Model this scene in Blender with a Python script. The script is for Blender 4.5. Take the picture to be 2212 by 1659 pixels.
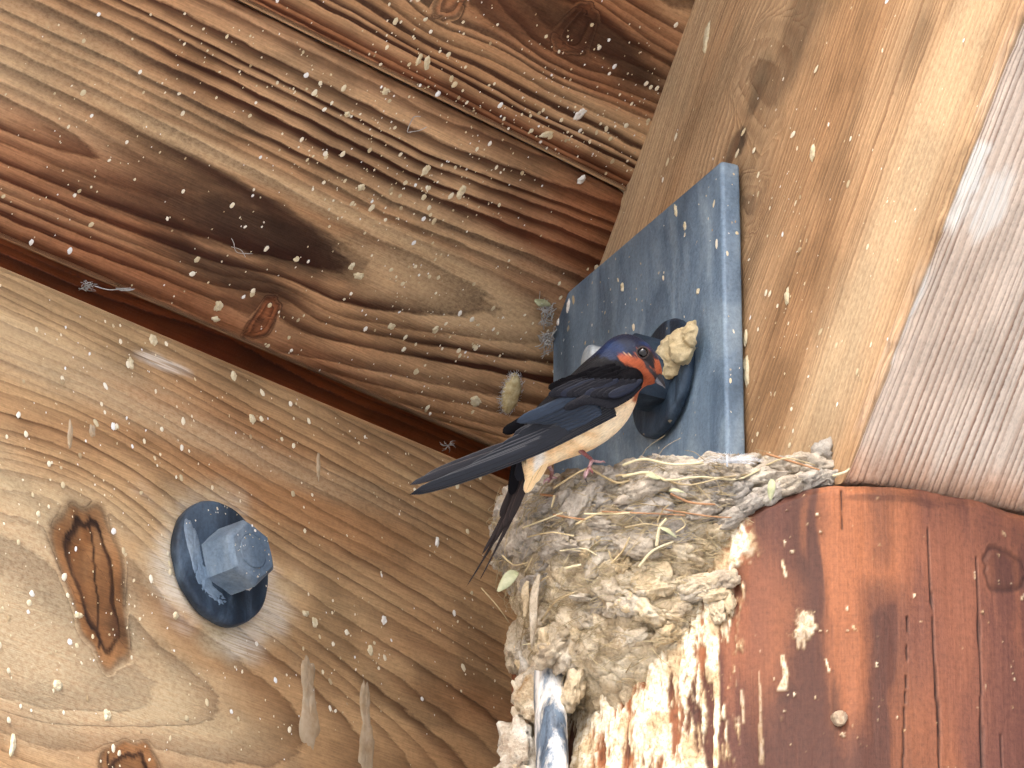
import bpy, bmesh, math, random
import numpy as np
from mathutils import Vector, Matrix, noise as mnoise
for o in list(bpy.data.objects): bpy.data.objects.remove(o)
scene = bpy.context.scene
COL = scene.collection
rnd = random.Random(7)
rng = np.random.default_rng(11)

# ------------------------------------------------------------------ camera, world, sun, exposure
PITCH = math.radians(23.5)
CAMZ = 1.65
CAM = np.array([0., 0., CAMZ])
FPX = 10600.0                      # focal length in units where the frame is 2212 wide
cam_d = bpy.data.cameras.new('camera')
cam_d.sensor_width = 36.0
cam_d.lens = 36.0 * FPX / 2212.0
cam_d.clip_start = 0.05
cam_d.clip_end = 800.0
cam = bpy.data.objects.new('camera', cam_d)
COL.objects.link(cam)
cam.location = CAM
cam.rotation_euler = (math.pi / 2 + PITCH, 0, 0)
scene.camera = cam

SUN_EL, SUN_AZ = math.radians(47), math.radians(200)      # azimuth clockwise from +Y: behind the camera, a little to its left
world = bpy.data.worlds.new('World')
scene.world = world
world.use_nodes = True
wn = world.node_tree.nodes
wl = world.node_tree.links
bg = wn['Background']
sky = wn.new('ShaderNodeTexSky')
sky.sky_type = 'NISHITA'
sky.sun_disc = False
sky.sun_elevation = SUN_EL
sky.sun_rotation = SUN_AZ
sky.air_density = 0.7
sky.dust_density = 4.0
sky.ozone_density = 1.0
wl.new(sky.outputs[0], bg.inputs[0])
bg.inputs[1].default_value = 0.15
sd = bpy.data.lights.new('sun', 'SUN')
sd.energy = 1.5
sd.angle = math.radians(24)
sd.color = (1.0, 0.975, 0.94)
sun = bpy.data.objects.new('sun', sd)
COL.objects.link(sun)
sdir = Vector((math.sin(SUN_AZ) * math.cos(SUN_EL), math.cos(SUN_AZ) * math.cos(SUN_EL), math.sin(SUN_EL)))
sun.rotation_euler = sdir.to_track_quat('Z', 'Y').to_euler()
sun.location = sdir * 20
vs = scene.view_settings
vs.view_transform = 'Standard'
vs.look = 'None'
vs.gamma = 1.0
vs.use_curve_mapping = False
vs.exposure = 1.36
cy = scene.cycles
cy.max_bounces = 4
cy.diffuse_bounces = 3
cy.glossy_bounces = 2
cy.transmission_bounces = 2
cy.use_adaptive_sampling = True
cy.adaptive_threshold = 0.06
cy.adaptive_min_samples = 16
cy.use_denoising = True

# ------------------------------------------------------------------ helpers
R_ = np.array([1., 0, 0])
U_ = np.array([0, -math.sin(PITCH), math.cos(PITCH)])
V_ = np.array([0, math.cos(PITCH), math.sin(PITCH)])


def ray(px, py):
    return V_ + R_ * (px - 1106.0) / FPX - U_ * (py - 829.5) / FPX


def on_plane(px, py, pt, n):
    r = ray(px, py)
    return CAM + r * (np.dot(pt - CAM, n) / np.dot(r, n))


def at(px, py, depth):
    return CAM + ray(px, py) * depth


def unit(v):
    v = np.asarray(v, float)
    return v / np.linalg.norm(v)


def hash2(ix, iy, seed):
    n = (ix.astype(np.int64) * 374761393 + iy.astype(np.int64) * 668265263 + seed * 144665) & 0xffffffff
    n = ((n ^ (n >> 13)) * 1274126177) & 0xffffffff
    n = ((n ^ (n >> 15)) * 2246822519) & 0xffffffff
    return ((n ^ (n >> 16)) & 0xffff) / 65535.0


def vnoise(x, y, seed=0):
    x = np.asarray(x, float)
    y = np.asarray(y, float)
    x, y = np.broadcast_arrays(x, y)
    ix = np.floor(x)
    iy = np.floor(y)
    fx = x - ix
    fy = y - iy
    fx = fx * fx * fx * (fx * (fx * 6 - 15) + 10)
    fy = fy * fy * fy * (fy * (fy * 6 - 15) + 10)
    a = hash2(ix, iy, seed)
    b = hash2(ix + 1, iy, seed)
    c = hash2(ix, iy + 1, seed)
    d = hash2(ix + 1, iy + 1, seed)
    return (a + (b - a) * fx) * (1 - fy) + (c + (d - c) * fx) * fy


def fbm(x, y, seed=0, oct=4, gain=0.5):
    s = 0
    a = 1.0
    t = 0
    for k in range(oct):
        s = s + a * vnoise(np.asarray(x) * 2 ** k + 17.3 * k, np.asarray(y) * 2 ** k + 5.7 * k, seed + k)
        t += a
        a *= gain
    return s / t * 2 - 1


def sstep(a, b, x):
    t = np.clip((np.asarray(x, float) - a) / (b - a), 0, 1)
    return t * t * (3 - 2 * t)


def mesh_from(name, verts, faces, mat=None, smooth=True, parent=None, mats=None, mat_idx=None):
    me = bpy.data.meshes.new(name)
    verts = np.asarray(verts, dtype=np.float32)
    if isinstance(faces, np.ndarray):
        nf, k = faces.shape
        me.vertices.add(len(verts))
        me.vertices.foreach_set('co', verts.ravel())
        me.loops.add(nf * k)
        me.loops.foreach_set('vertex_index', faces.astype(np.int32).ravel())
        me.polygons.add(nf)
        me.polygons.foreach_set('loop_start', np.arange(0, nf * k, k, dtype=np.int32))
        me.polygons.foreach_set('loop_total', np.full(nf, k, dtype=np.int32))
        me.update(calc_edges=True)
    else:
        me.from_pydata([tuple(map(float, v)) for v in verts], [], [tuple(int(i) for i in f) for f in faces])
        me.update()
    if smooth:
        me.polygons.foreach_set('use_smooth', np.ones(len(me.polygons), dtype=bool))
    if mats:
        for m in mats:
            me.materials.append(m)
        if mat_idx is not None:
            me.polygons.foreach_set('material_index', np.asarray(mat_idx, dtype=np.int32))
    elif mat:
        me.materials.append(mat)
    return link(name, me, parent)


def link(name, me, parent=None):
    o = bpy.data.objects.new(name, me)
    COL.objects.link(o)
    if parent is not None:
        o.parent = parent
        o.matrix_parent_inverse = Matrix.Translation(-Vector(parent.location)) if parent.type == 'EMPTY' else Matrix.Identity(4)
    return o


def empty(name, loc=(0, 0, 0)):
    o = bpy.data.objects.new(name, None)
    o.empty_display_size = 0.05
    o.location = Vector([float(c) for c in loc])
    COL.objects.link(o)
    return o


def tag(o, label=None, cat=None, group=None, kind=None):
    if label: o['label'] = label
    if cat: o['category'] = cat
    if group: o['group'] = group
    if kind: o['kind'] = kind
    return o


def fattr(o, name, vals):
    a = o.data.attributes.new(name, 'FLOAT', 'POINT')
    a.data.foreach_set('value', np.asarray(vals, dtype=np.float32).ravel())


def cattr(o, name, rgba):
    a = o.data.attributes.new(name, 'FLOAT_COLOR', 'POINT')
    a.data.foreach_set('color', np.asarray(rgba, dtype=np.float32).ravel())


def vattr(o, name, xyz):
    a = o.data.attributes.new(name, 'FLOAT_VECTOR', 'POINT')
    a.data.foreach_set('vector', np.asarray(xyz, dtype=np.float32).ravel())


def srgb(r, g, b):
    def f(c):
        c /= 255.0
        return c / 12.92 if c <= 0.04045 else ((c + 0.055) / 1.055) ** 2.4
    return (f(r), f(g), f(b), 1.0)


# ------------------------------------------------------------------ materials
class NT:
    def __init__(s, name):
        s.m = bpy.data.materials.new(name)
        s.m.use_nodes = True
        s.t = s.m.node_tree
        s.b = s.t.nodes['Principled BSDF']

    def n(s, typ, **kw):
        nd = s.t.nodes.new('ShaderNode' + typ)
        for k, v in kw.items():
            setattr(nd, k, v)
        return nd

    def l(s, a, b):
        s.t.links.new(a, b)

    def setv(s, sock, v):
        if hasattr(v, 'links'):
            s.l(v, sock)
        else:
            sock.default_value = v

    def math(s, op, a, b=0.0, c=None, clamp=False):
        nd = s.n('Math', operation=op, use_clamp=clamp)
        s.setv(nd.inputs[0], a)
        s.setv(nd.inputs[1], b)
        if c is not None: s.setv(nd.inputs[2], c)
        return nd.outputs[0]

    def mix(s, f, a, b, blend='MIX'):
        nd = s.n('Mix', data_type='RGBA', blend_type=blend)
        s.setv(nd.inputs[0], f)
        s.setv(nd.inputs[6], a)
        s.setv(nd.inputs[7], b)
        return nd.outputs[2]

    def ramp(s, f, stops, interp='LINEAR'):
        nd = s.n('ValToRGB')
        cr = nd.color_ramp
        cr.interpolation = interp
        while len(cr.elements) < len(stops): cr.elements.new(0.5)
        for e, (p, c) in zip(cr.elements, stops):
            e.position = p
            e.color = c if hasattr(c, '__len__') else (c, c, c, 1)
        s.l(f, nd.inputs[0])
        return nd.outputs[0]

    def attr(s, name):
        return s.n('Attribute', attribute_name=name)

    def mapping(s, vec, scale):
        nd = s.n('Mapping')
        s.l(vec, nd.inputs[0])
        nd.inputs['Scale'].default_value = scale
        return nd.outputs[0]

    def noise(s, vec, scale, detail=4.0, rough=0.55, dist=0.0):
        nd = s.n('TexNoise')
        if vec is not None: s.l(vec, nd.inputs['Vector'])
        nd.inputs['Scale'].default_value = scale
        nd.inputs['Detail'].default_value = detail
        nd.inputs['Roughness'].default_value = rough
        nd.inputs['Distortion'].default_value = dist
        return nd.outputs[0]

    def bump(s, h, strength, dist, prev=None):
        nd = s.n('Bump')
        nd.inputs['Strength'].default_value = strength
        nd.inputs['Distance'].default_value = dist
        s.l(h, nd.inputs['Height'])
        if prev is not None: s.l(prev, nd.inputs['Normal'])
        return nd.outputs[0]

    def out(s, col, rough=0.7, normal=None, spec=0.3, metal=0.0):
        s.setv(s.b.inputs['Base Color'], col)
        s.setv(s.b.inputs['Roughness'], rough)
        s.setv(s.b.inputs['Specular IOR Level'], spec)
        s.setv(s.b.inputs['Metallic'], metal)
        if normal is not None: s.l(normal, s.b.inputs['Normal'])
        return s.m


WHITE = srgb(236, 232, 222)


def wood_mat(name, early1, early2, late, darkc, redc, palec, late_amt=0.8, sharp=(0.35, 0.80, 0.93), fib=0.5, rough=0.62, spec=0.35, bump=0.6, jitter=0.25):
    """ring (float attr) drives the growth-ring bands; mask rgba = dark, red, pale, white; grain coords in attr 'uvw' (metres, x along the grain)"""
    t = NT(name)
    uv = t.attr('uvw').outputs['Vector']
    ring = t.attr('ring').outputs['Fac']
    mk = t.attr('mask')
    sep = t.n('SeparateColor')
    t.l(mk.outputs['Color'], sep.inputs[0])
    var = t.n('SeparateColor')
    t.l(t.attr('var').outputs['Color'], var.inputs[0])           # low-frequency wander, laid down per vertex
    along, big, blo = var.outputs[0], var.outputs[1], var.outputs[2]
    fibn = t.noise(t.mapping(uv, (30, 900, 1)), 1.0, 1.5, 0.7)
    gr = t.noise(t.mapping(uv, (260, 420, 1)), 1.0, 2.5, 0.75)
    ring2 = t.math('ADD', ring, t.math('MULTIPLY', t.math('SUBTRACT', gr, 0.5), jitter))
    fr = t.math('FRACT', ring2)
    fl = t.math('FLOOR', ring2)
    wnz = t.n('TexWhiteNoise', noise_dimensions='1D')
    t.l(fl, wnz.inputs['W'])
    a, b, c = sharp
    band = t.ramp(fr, [(0.0, 0.0), (0.05, 0.03), (a, 0.12), (b, 0.80), (c - 0.03, 1.0), (0.955, 0.45), (1.0, 0.0)])
    amt = t.math('MULTIPLY', t.math('MULTIPLY_ADD', wnz.outputs['Value'], 0.65, 0.6), t.ramp(along, [(0.25, 0.6), (0.65, 1.15)]))
    lb = t.math('MULTIPLY', t.math('MULTIPLY', band, amt), late_amt, clamp=True)
    early = t.mix(t.ramp(big, [(0.35, 0.0), (0.65, 1.0)]), early1, early2)
    col = t.mix(lb, early, late)
    col = t.mix(sep.outputs[1], col, t.mix(t.math('MULTIPLY', lb, 0.75), redc, late))
    col = t.mix(sep.outputs[0], col, t.mix(t.math('MULTIPLY', lb, 0.6), darkc, late))
    fibv = t.ramp(fibn, [(0.25, 1.0 - 0.45 * fib), (0.6, 1.0), (0.85, 1.0 + 0.25 * fib)])
    col = t.mix(1.0, col, fibv, 'MULTIPLY')
    col = t.mix(1.0, col, t.ramp(gr, [(0.3, 0.80), (0.55, 1.0), (0.8, 1.12)]), 'MULTIPLY')
    col = t.mix(1.0, col, t.ramp(blo, [(0.28, 0.74), (0.5, 1.0), (0.75, 1.1)]), 'MULTIPLY')
    pn = t.ramp(gr, [(0.35, 0.45), (0.65, 1.0)])
    col = t.mix(t.math('MULTIPLY', sep.outputs[2], pn), col, t.mix(t.math('MULTIPLY', lb, 0.45), palec, late))
    wnn = t.ramp(fibn, [(0.38, 0.1), (0.58, 1.0)])
    wf = t.math('MULTIPLY', mk.outputs['Alpha'], t.math('ADD', wnn, t.math('MULTIPLY', mk.outputs['Alpha'], 0.5)), clamp=True)
    col = t.mix(wf, col, WHITE)
    hgt = t.math('ADD', t.math('MULTIPLY', lb, 0.8), t.math('ADD', t.math('MULTIPLY', fibn, 0.5), t.math('MULTIPLY', gr, 0.35)))
    nm = t.bump(hgt, bump, 0.0012)
    rg = t.math('MULTIPLY_ADD', gr, 0.25, rough - 0.12)
    return t.out(col, rg, nm, spec)


M = {}
M['plank'] = wood_mat('plank_wood', srgb(212, 174, 132), srgb(192, 146, 104), srgb(68, 39, 27), srgb(44, 31, 28), srgb(158, 90, 54), srgb(220, 192, 150), 1.0, (0.28, 0.64, 0.90), 0.6, 0.65, 0.14, 0.7, 0.07)
M['beam'] = wood_mat('beam_wood', srgb(200, 168, 124), srgb(180, 136, 94), srgb(92, 62, 42), srgb(48, 34, 28), srgb(158, 108, 66), srgb(206, 192, 158), 0.66, (0.45, 0.82, 0.94), 0.5, 0.6, 0.18, 0.6, 0.10)
M['rafter'] = wood_mat('rafter_wood', srgb(202, 168, 128), srgb(188, 150, 110), srgb(134, 98, 70), srgb(72, 60, 50), srgb(184, 138, 96), srgb(214, 192, 156), 0.58, (0.25, 0.70, 0.90), 0.7, 0.75, 0.18, 0.6, 0.3)
M['rafter_under_lit'] = wood_mat('rafter_underside_lit_wood', srgb(238, 222, 204), srgb(228, 206, 184), srgb(156, 118, 94), srgb(96, 64, 44), srgb(196, 128, 76), srgb(232, 216, 198), 0.9, (0.42, 0.72, 0.88), 0.55, 0.75, 0.2, 0.9, 0.3)  # same timber, paler: light bounced off the ground put into its colour
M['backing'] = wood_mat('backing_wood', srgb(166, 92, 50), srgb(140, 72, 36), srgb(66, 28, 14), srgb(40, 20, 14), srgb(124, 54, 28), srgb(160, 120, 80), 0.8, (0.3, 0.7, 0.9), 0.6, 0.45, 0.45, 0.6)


def simple_mat(name, c1, c2, scale=60, rough=0.8, spec=0.3, bump=0.3, dist=0.001, detail=5, metal=0.0, speck=None, speck_scale=350, speck_thr=0.68, rand=0.0):
    t = NT(name)
    co = t.n('TexCoord').outputs['Object']
    n1 = t.noise(co, scale, detail, 0.62)
    col = t.mix(t.ramp(n1, [(0.32, 0.0), (0.68, 1.0)]), c1, c2)
    if rand:
        oi = t.n('ObjectInfo')
        hsv = t.n('HueSaturation')
        t.setv(hsv.inputs['Value'], t.math('MULTIPLY_ADD', oi.outputs['Random'], rand, 1.0 - rand * 0.5))
        t.l(col, hsv.inputs['Color'])
        col = hsv.outputs[0]
    n2 = t.noise(co, scale * 6, 4, 0.7)
    if speck is not None:
        sn = t.noise(co, speck_scale, 2, 0.5)
        col = t.mix(t.ramp(sn, [(speck_thr, 0.0), (speck_thr + 0.05, 1.0)]), col, speck)
    col = t.mix(1.0, col, t.ramp(n2, [(0.3, 0.8), (0.6, 1.0), (0.8, 1.1)]), 'MULTIPLY')
    h = t.math('ADD', n1, t.math('MULTIPLY', n2, 0.5))
    return t.out(col, rough, t.bump(h, bump, dist), spec, metal)


# ------------------------------------------------------------------ geometry of the pavilion corner (metres; post, hip rafter, eave beam, boarded roof)
def az(a, z=0.0):
    return np.array([math.cos(math.radians(a)), math.sin(math.radians(a)), z])


C0 = at(1815, 1047, 2.8)                    # lower left edge of the hip rafter on the post's rim
dA = az(48)                                 # along the eave beam
nA = np.array([math.sin(math.radians(48)), -math.cos(math.radians(48)), 0])
hB = az(-64.5)                              # hip rafter in plan
dB = unit(az(-64.5, 0.92))                  # hip rafter, climbing towards the viewer
nBl = np.array([hB[1], -hB[0], 0])          # its left side
T0 = on_plane(1300, 560, C0, nBl)           # roof boards meet the rafter here
nC = unit(np.cross(dA, dB))                 # boards' underside
g = np.cross(nC, dA)
if g[2] < 0: g = -g
AXIS = C0 + np.array([0, 0.19, 0])          # the post's axis
RC = 0.19


def ceil_uv(px, py):
    h = on_plane(px, py, T0, nC) - T0
    return float(h @ dA), float(h @ g)


def sweep(name, O, dL, s_arr, prof, nrm, t_arr, mat, parent=None, disp=None, clampz=None, mats=None, mat_cols=None):
    """prof: (M,3) offsets round the section (closed), swept along dL. returns object, S, T grids"""
    s_arr = np.asarray(s_arr)
    Mn = len(prof)
    N = len(s_arr)
    S, T = np.meshgrid(s_arr, t_arr, indexing='ij')
    P = O + S[..., None] * dL + prof[None, :, :]
    if disp is not None:
        P = P + disp(S, T)[..., None] * nrm[None, :, :]
    if clampz is not None:
        P[..., 2] = np.maximum(P[..., 2], clampz)
    i = np.arange(N - 1)[:, None]
    j = np.arange(Mn)[None, :]
    j2 = (j + 1) % Mn
    F = np.stack([i * Mn + j, (i + 1) * Mn + j, (i + 1) * Mn + j2, i * Mn + j2], -1).reshape(-1, 4)
    idx = None
    if mat_cols is not None:
        idx = np.broadcast_to(np.asarray(mat_cols)[None, :], (N - 1, Mn)).ravel()
    o = mesh_from(name, P.reshape(-1, 3), F, mat, True, parent, mats, idx)
    # end caps
    bm = bmesh.new()
    bm.from_mesh(o.data)
    bm.verts.ensure_lookup_table()
    try:
        bm.faces.new([bm.verts[k] for k in range(Mn)])
        bm.faces.new([bm.verts[(N - 1) * Mn + k] for k in range(Mn)][::-1])
    except ValueError:
        pass
    bmesh.ops.recalc_face_normals(bm, faces=bm.faces)
    bm.to_mesh(o.data)
    bm.free()
    return o, S, T


def section(a, b, w, h, na, nb, rad=0.003, dense_a=True, dense_b=False):
    """rectangle w (along a) by h (along b), starting at the corner shared by its two visible sides:
    first side runs along +a (outward normal -b), last side runs back down b (outward normal -a)"""
    pts, nr, ts = [], [], []

    def side(p0, p1, n, k):
        for q in np.linspace(0, 1, k):
            pts.append(p0 + (p1 - p0) * q)
            nr.append(n)
    A, B = a * w, b * h
    r = rad
    side(a * r, A - a * r, -b, na if dense_a else 4)
    for q in (0.33, 0.66):
        ang = q * math.pi / 2
        pts.append(A - a * r + b * r + (a * math.sin(ang) - b * math.cos(ang)) * r)
        nr.append(unit(a * math.sin(ang) - b * math.cos(ang)))
    side(A + b * r, A + B - b * r, a, 3)
    side(A + B - a * r, B + a * r, b, 3)
    side(B - b * r, b * r, -a, nb if dense_b else 4)
    for q in (0.33, 0.66):
        ang = q * math.pi / 2
        pts.append(a * r + b * r + (-a * math.cos(ang) - b * math.sin(ang)) * r)
        nr.append(unit(-a * math.cos(ang) - b * math.sin(ang)))
    pts = np.array(pts)
    nr = np.array(nr)
    d = np.r_[0, np.cumsum(np.linalg.norm(np.diff(pts, axis=0), axis=1))]
    return pts, nr, d


def rings(u, v, v0, h, freq, knots=(), warp=0.004, seed=0, wu=3.0, wv=14.0):
    v = v + warp * fbm(u * wu, v * wv, seed, 3) + warp * 0.16 * fbm(u * 18, v * 90, seed + 9, 2)
    kn = np.zeros_like(v)
    kr = np.zeros_like(v)
    for (uk, vk, ru, rv, st) in knots:
        w = np.exp(-(((u - uk) / (ru * 3.6)) ** 2 + ((v - vk) / (rv * 3.0)) ** 2))
        v = v - (v - vk) * w * st
        ang = np.arctan2(v - vk, u - uk)
        d = np.sqrt(((u - uk) / ru) ** 2 + ((v - vk) / rv) ** 2) * (1 + 0.12 * np.sin(3 * ang + seed) + 0.08 * np.sin(7 * ang))
        kn = np.maximum(kn, 1 - sstep(0.8, 1.15, d))
        kr = np.where(d < 1.2, d, kr)
    r = np.sqrt((v - v0) ** 2 + h ** 2)
    rq = r * freq
    return rq + 0.9 * fbm(rq * 0.45, rq * 0, seed + 33, 3) + 0.10 * fbm(u * 60, v * 300, seed + 35, 2), kn, kr, v


def put_wood(o, ring, mask, u, v):
    fattr(o, 'ring', ring)
    cattr(o, 'mask', mask.reshape(-1, 4))
    al = 0.5 + 0.5 * fbm(u * 5, v * 22, 201, 3)
    bi_ = 0.5 + 0.5 * fbm(u * 4, v * 16, 205, 4)
    bl_ = 0.5 + 0.5 * fbm(u * 22, v * 40, 209, 4)
    cattr(o, 'var', np.stack([al, bi_, bl_, np.ones_like(u)], -1))
    vattr(o, 'uvw', np.stack([u, v, np.zeros_like(u)], -1).reshape(-1, 3))


def blob(u, v, uc, vc, ru, rv, ang=0.0, soft=0.35, seed=3, rough=0.35):
    du, dv = u - uc, v - vc
    c, s = math.cos(ang), math.sin(ang)
    x = (du * c + dv * s) / ru
    y = (-du * s + dv * c) / rv
    d = np.sqrt(x * x + y * y) + rough * fbm(u / ru * 1.7, v / rv * 1.7, seed, 4)
    return 1 - sstep(1 - soft, 1 + soft, d)


# ------------------------------------------------------------------ ground
gm = simple_mat('paving_concrete', (0.50, 0.485, 0.46, 1), (0.44, 0.43, 0.41, 1), 4, 0.9, 0.2, 0.2, 0.01)
gd = mesh_from('ground', [(-400, -400, 0), (400, -400, 0), (400, 400, 0), (-400, 400, 0)], [(0, 1, 2, 3)], gm, False)
tag(gd, kind='structure')

# ------------------------------------------------------------------ ceiling boards
ceiling = empty('ceiling', T0)
tag(ceiling, kind='structure')
PW, PT = 0.1885, 0.024
k1 = ceil_uv(560, 700)
k2 = ceil_uv(972, 4)
k3 = ceil_uv(1238, 72)
tip = ceil_uv(752, 588)
far = ceil_uv(0, 262)
planks = []
for bi in range(4):
    vlo = -0.1442 + bi * 0.1898
    dense = bi < 2
    ds = 0.0016 if dense else 0.02
    s_arr = np.arange(-0.62, 0.16, ds) if dense else np.linspace(-0.9, 0.16, 40)
    # section: a runs along g (up the slope) on the visible underside, b points into the board
    prof, nr, ts = section(g, -nC, PW, PT, int(PW / 0.0016) if dense else 12, 3, 0.0035)
    prof = prof + g * vlo
    sd_ = 30 + bi * 7

    def disp(S, T, sd_=sd_):
        edge = np.minimum(np.abs(T - 0.0), np.abs(T - (PW - 0.007)))
        return np.where(T < PW, -0.0006 * fbm(S * 20, T * 60, sd_, 3) - 0.0035 * (1 - sstep(0.0, 0.006, edge)) * (0.6 + 0.4 * fbm(S * 40, T * 0, sd_, 3)), 0)
    o, S, T = sweep('plank', T0, dA, s_arr, prof, nr, ts, M['plank'], ceiling, disp)
    Vv = T + vlo
    if bi == 0:
        line = far[1] + (S - far[0]) / (tip[0] - far[0]) * (tip[1] - far[1])
        v0 = np.where(S < tip[0], line, tip[1] + (S - tip[0]) * 0.10) + 0.0018 * fbm(S * 6, S * 0, 4, 2)
        h = np.maximum(0.0285 + 0.075 * (S - tip[0]), 0.0015) + 0.0012 * fbm(S * 5, S * 0 + 3, 6, 2)
        ring, kn, kr, vv = rings(S, Vv, v0, h, 1 / 0.0086, [(k1[0], k1[1], 0.009, 0.0075, 0.85)], 0.0020, sd_)
        rr = ring * 0.0086
        flame = (1 - sstep(0.0262, 0.0285, rr)) * sstep(-0.46, -0.30, S + 0.0)
        flame = flame * (S < tip[0] + 0.01)
        mdark = flame * (0.70 + 0.35 * fbm(S * 14, Vv * 70, 21, 4))
        bp = ceil_uv(560, 510)
        mdark = np.maximum(mdark, 0.9 * blob(S, Vv, bp[0], bp[1], 0.075, 0.017, 0.0, 0.5, 12))
        bp = ceil_uv(500, 600)
        mdark = np.maximum(mdark, 0.75 * blob(S, Vv, bp[0], bp[1], 0.06, 0.010, 0.0, 0.5, 13))
        # browner, redder lower flank and upper edge; paler middle to the right
        mred = 0.55 * blob(S, Vv, ceil_uv(150, 400)[0], ceil_uv(150, 400)[1], 0.15, 0.03, 0, 0.6, 31) + 0.5 * sstep(0.018, 0.040, Vv) * (0.6 + 0.6 * fbm(S * 8, Vv * 30, 5, 3))
        bp = ceil_uv(1290, 520)
        mred = np.maximum(mred, 0.75 * blob(S, Vv, bp[0], bp[1], 0.08, 0.05, 0, 0.7, 8))
        bp = ceil_uv(250, 640)
        mred = np.maximum(mred, 0.7 * blob(S, Vv, bp[0], bp[1], 0.2, 0.035, 0, 0.6, 18))
        mpale = np.zeros_like(S)
        for (qx, qy, ru, rv, am) in ((960, 640, 0.10, 0.022, 0.75), (430, 330, 0.12, 0.006, 0.9), (760, 480, 0.12, 0.006, 0.9), (60, 120, 0.12, 0.03, 0.55), (250, 180, 0.1, 0.012, 0.4), (1000, 520, 0.12, 0.01, 0.4)):
            bp = ceil_uv(qx, qy)
            mpale = np.maximum(mpale, am * blob(S, Vv, bp[0], bp[1], ru, rv, 0.0, 0.6, int(qx)))
        mdark = np.maximum(mdark, 0.5 * sstep(0.022, 0.042, Vv) * sstep(-0.40, -0.1, S))
        mpale = mpale * (1 - mdark)
    elif bi == 1:
        v0 = vlo + 0.125 + 0.006 * fbm(S * 4, S * 0, 14, 2)
        h = 0.020 + 0.05 * np.abs(S + 0.10) + 0.0012 * fbm(S * 5, S * 0, 16, 2)
        ring, kn, kr, vv = rings(S, Vv, v0, h, 1 / 0.0070, [(k2[0], k2[1], 0.011, 0.008, 0.85), (k3[0], k3[1], 0.015, 0.0085, 0.8)], 0.0022, sd_)
        mdark = np.zeros_like(S)
        mred = np.zeros_like(S)
        mpale = np.zeros_like(S)
        for (qx, qy, ru, rv, am) in ((1080, 20, 0.06, 0.012, 0.6), (1180, 40, 0.07, 0.016, 0.7), (1330, 120, 0.05, 0.013, 0.85), (1240, 72, 0.03, 0.014, 0.8)):
            bp = ceil_uv(qx, qy)
            mdark = np.maximum(mdark, am * blob(S, Vv, bp[0], bp[1], ru, rv, -0.15, 0.55, int(qx)))
        for (qx, qy, ru, rv, am) in ((1230, 130, 0.12, 0.016, 0.7), (1100, 40, 0.1, 0.02, 0.5), (1340, 60, 0.1, 0.03, 0.6)):
            bp = ceil_uv(qx, qy)
            mred = np.maximum(mred, am * blob(S, Vv, bp[0], bp[1], ru, rv, 0, 0.6, int(qx) + 1))
        mpale = 0.45 * sstep(vlo + 0.005, vlo + 0.05, Vv) * (0.5 + 0.8 * fbm(S * 6, Vv * 20, 77, 3)) * (1 - mdark) * (1 - mred)
        mred = np.maximum(mred, 0.7 * (1 - sstep(vlo + 0.004, vlo + 0.014, Vv)))
    else:
        ring, kn, kr, vv = rings(S, Vv, vlo + 0.1, 0.03 + 0 * S, 1 / 0.0075, [], 0.005, sd_)
        mdark = mred = mpale = np.zeros_like(S)
    ring = np.where(kn > 0.01, ring * (1 - kn) + kn * (np.floor(ring) + kr * 1.9), ring)
    mred = np.clip(np.maximum(mred, kn * 0.85), 0, 1)
    mdark = np.clip(np.maximum(mdark, kn * np.maximum(sstep(0.6, 0.95, kr) * 0.95, 0.55 * sstep(-0.1, 0.3, fbm(S * 160, Vv * 160, 7, 3)))), 0, 1)
    mask = np.stack([mdark, mred, np.clip(mpale, 0, 1), np.zeros_like(S)], -1)
    put_wood(o, ring, mask, S, Vv + bi * 3.1)
    planks.append(o)

# recessed board behind the lower edge of the roof boards
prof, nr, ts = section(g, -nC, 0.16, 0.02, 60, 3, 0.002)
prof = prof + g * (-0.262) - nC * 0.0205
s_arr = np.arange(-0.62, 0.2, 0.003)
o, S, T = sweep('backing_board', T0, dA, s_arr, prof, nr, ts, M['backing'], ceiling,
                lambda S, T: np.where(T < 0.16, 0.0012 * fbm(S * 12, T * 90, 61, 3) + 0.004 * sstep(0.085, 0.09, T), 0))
ring, kn, kr, vv = rings(S, T, -0.05, 0.02 + 0 * S, 1 / 0.006, [(ceil_uv(450, 735)[0] + 0.02, 0.10, 0.02, 0.008, 0.7)], 0.004, 60)
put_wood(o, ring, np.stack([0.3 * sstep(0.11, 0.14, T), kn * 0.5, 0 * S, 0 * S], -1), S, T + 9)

# ------------------------------------------------------------------ eave beam
_a0 = AXIS + nA * 0.05
q0 = on_plane(0, 570, _a0, nA)
_w = 0.05 - ((q0 - T0) @ nC - 0.030) / 1.1416
PA = AXIS + nA * _w                                   # a point in the beam's inner face
ATOP = on_plane(545, 800, PA, nA)[2]
A0 = np.array([PA[0], PA[1], ATOP])


def beam_uv(px, py):
    h = on_plane(px, py, PA, nA) - A0
    return float(h @ dA), float(-h[2])


BEAM_H = 0.46
prof, nr, ts = section(np.array([0, 0, -1.0]), -nA, BEAM_H, 0.14, int(BEAM_H / 0.0017), 3, 0.004)
s_lo = beam_uv(-200, 800)[0]
s_arr = np.arange(s_lo, beam_uv(1500, 1100)[0], 0.0017)
kA = beam_uv(205, 1242)
kA2 = beam_uv(275, 1648)


def disp(S, T):
    return np.where(T < BEAM_H, -0.0008 * fbm(S * 14, T * 40, 91, 3) - 0.003 * (1 - sstep(0.0, 0.008, T)) * (0.5 + 0.5 * fbm(S * 30, T * 0, 92, 3)), 0)


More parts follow.
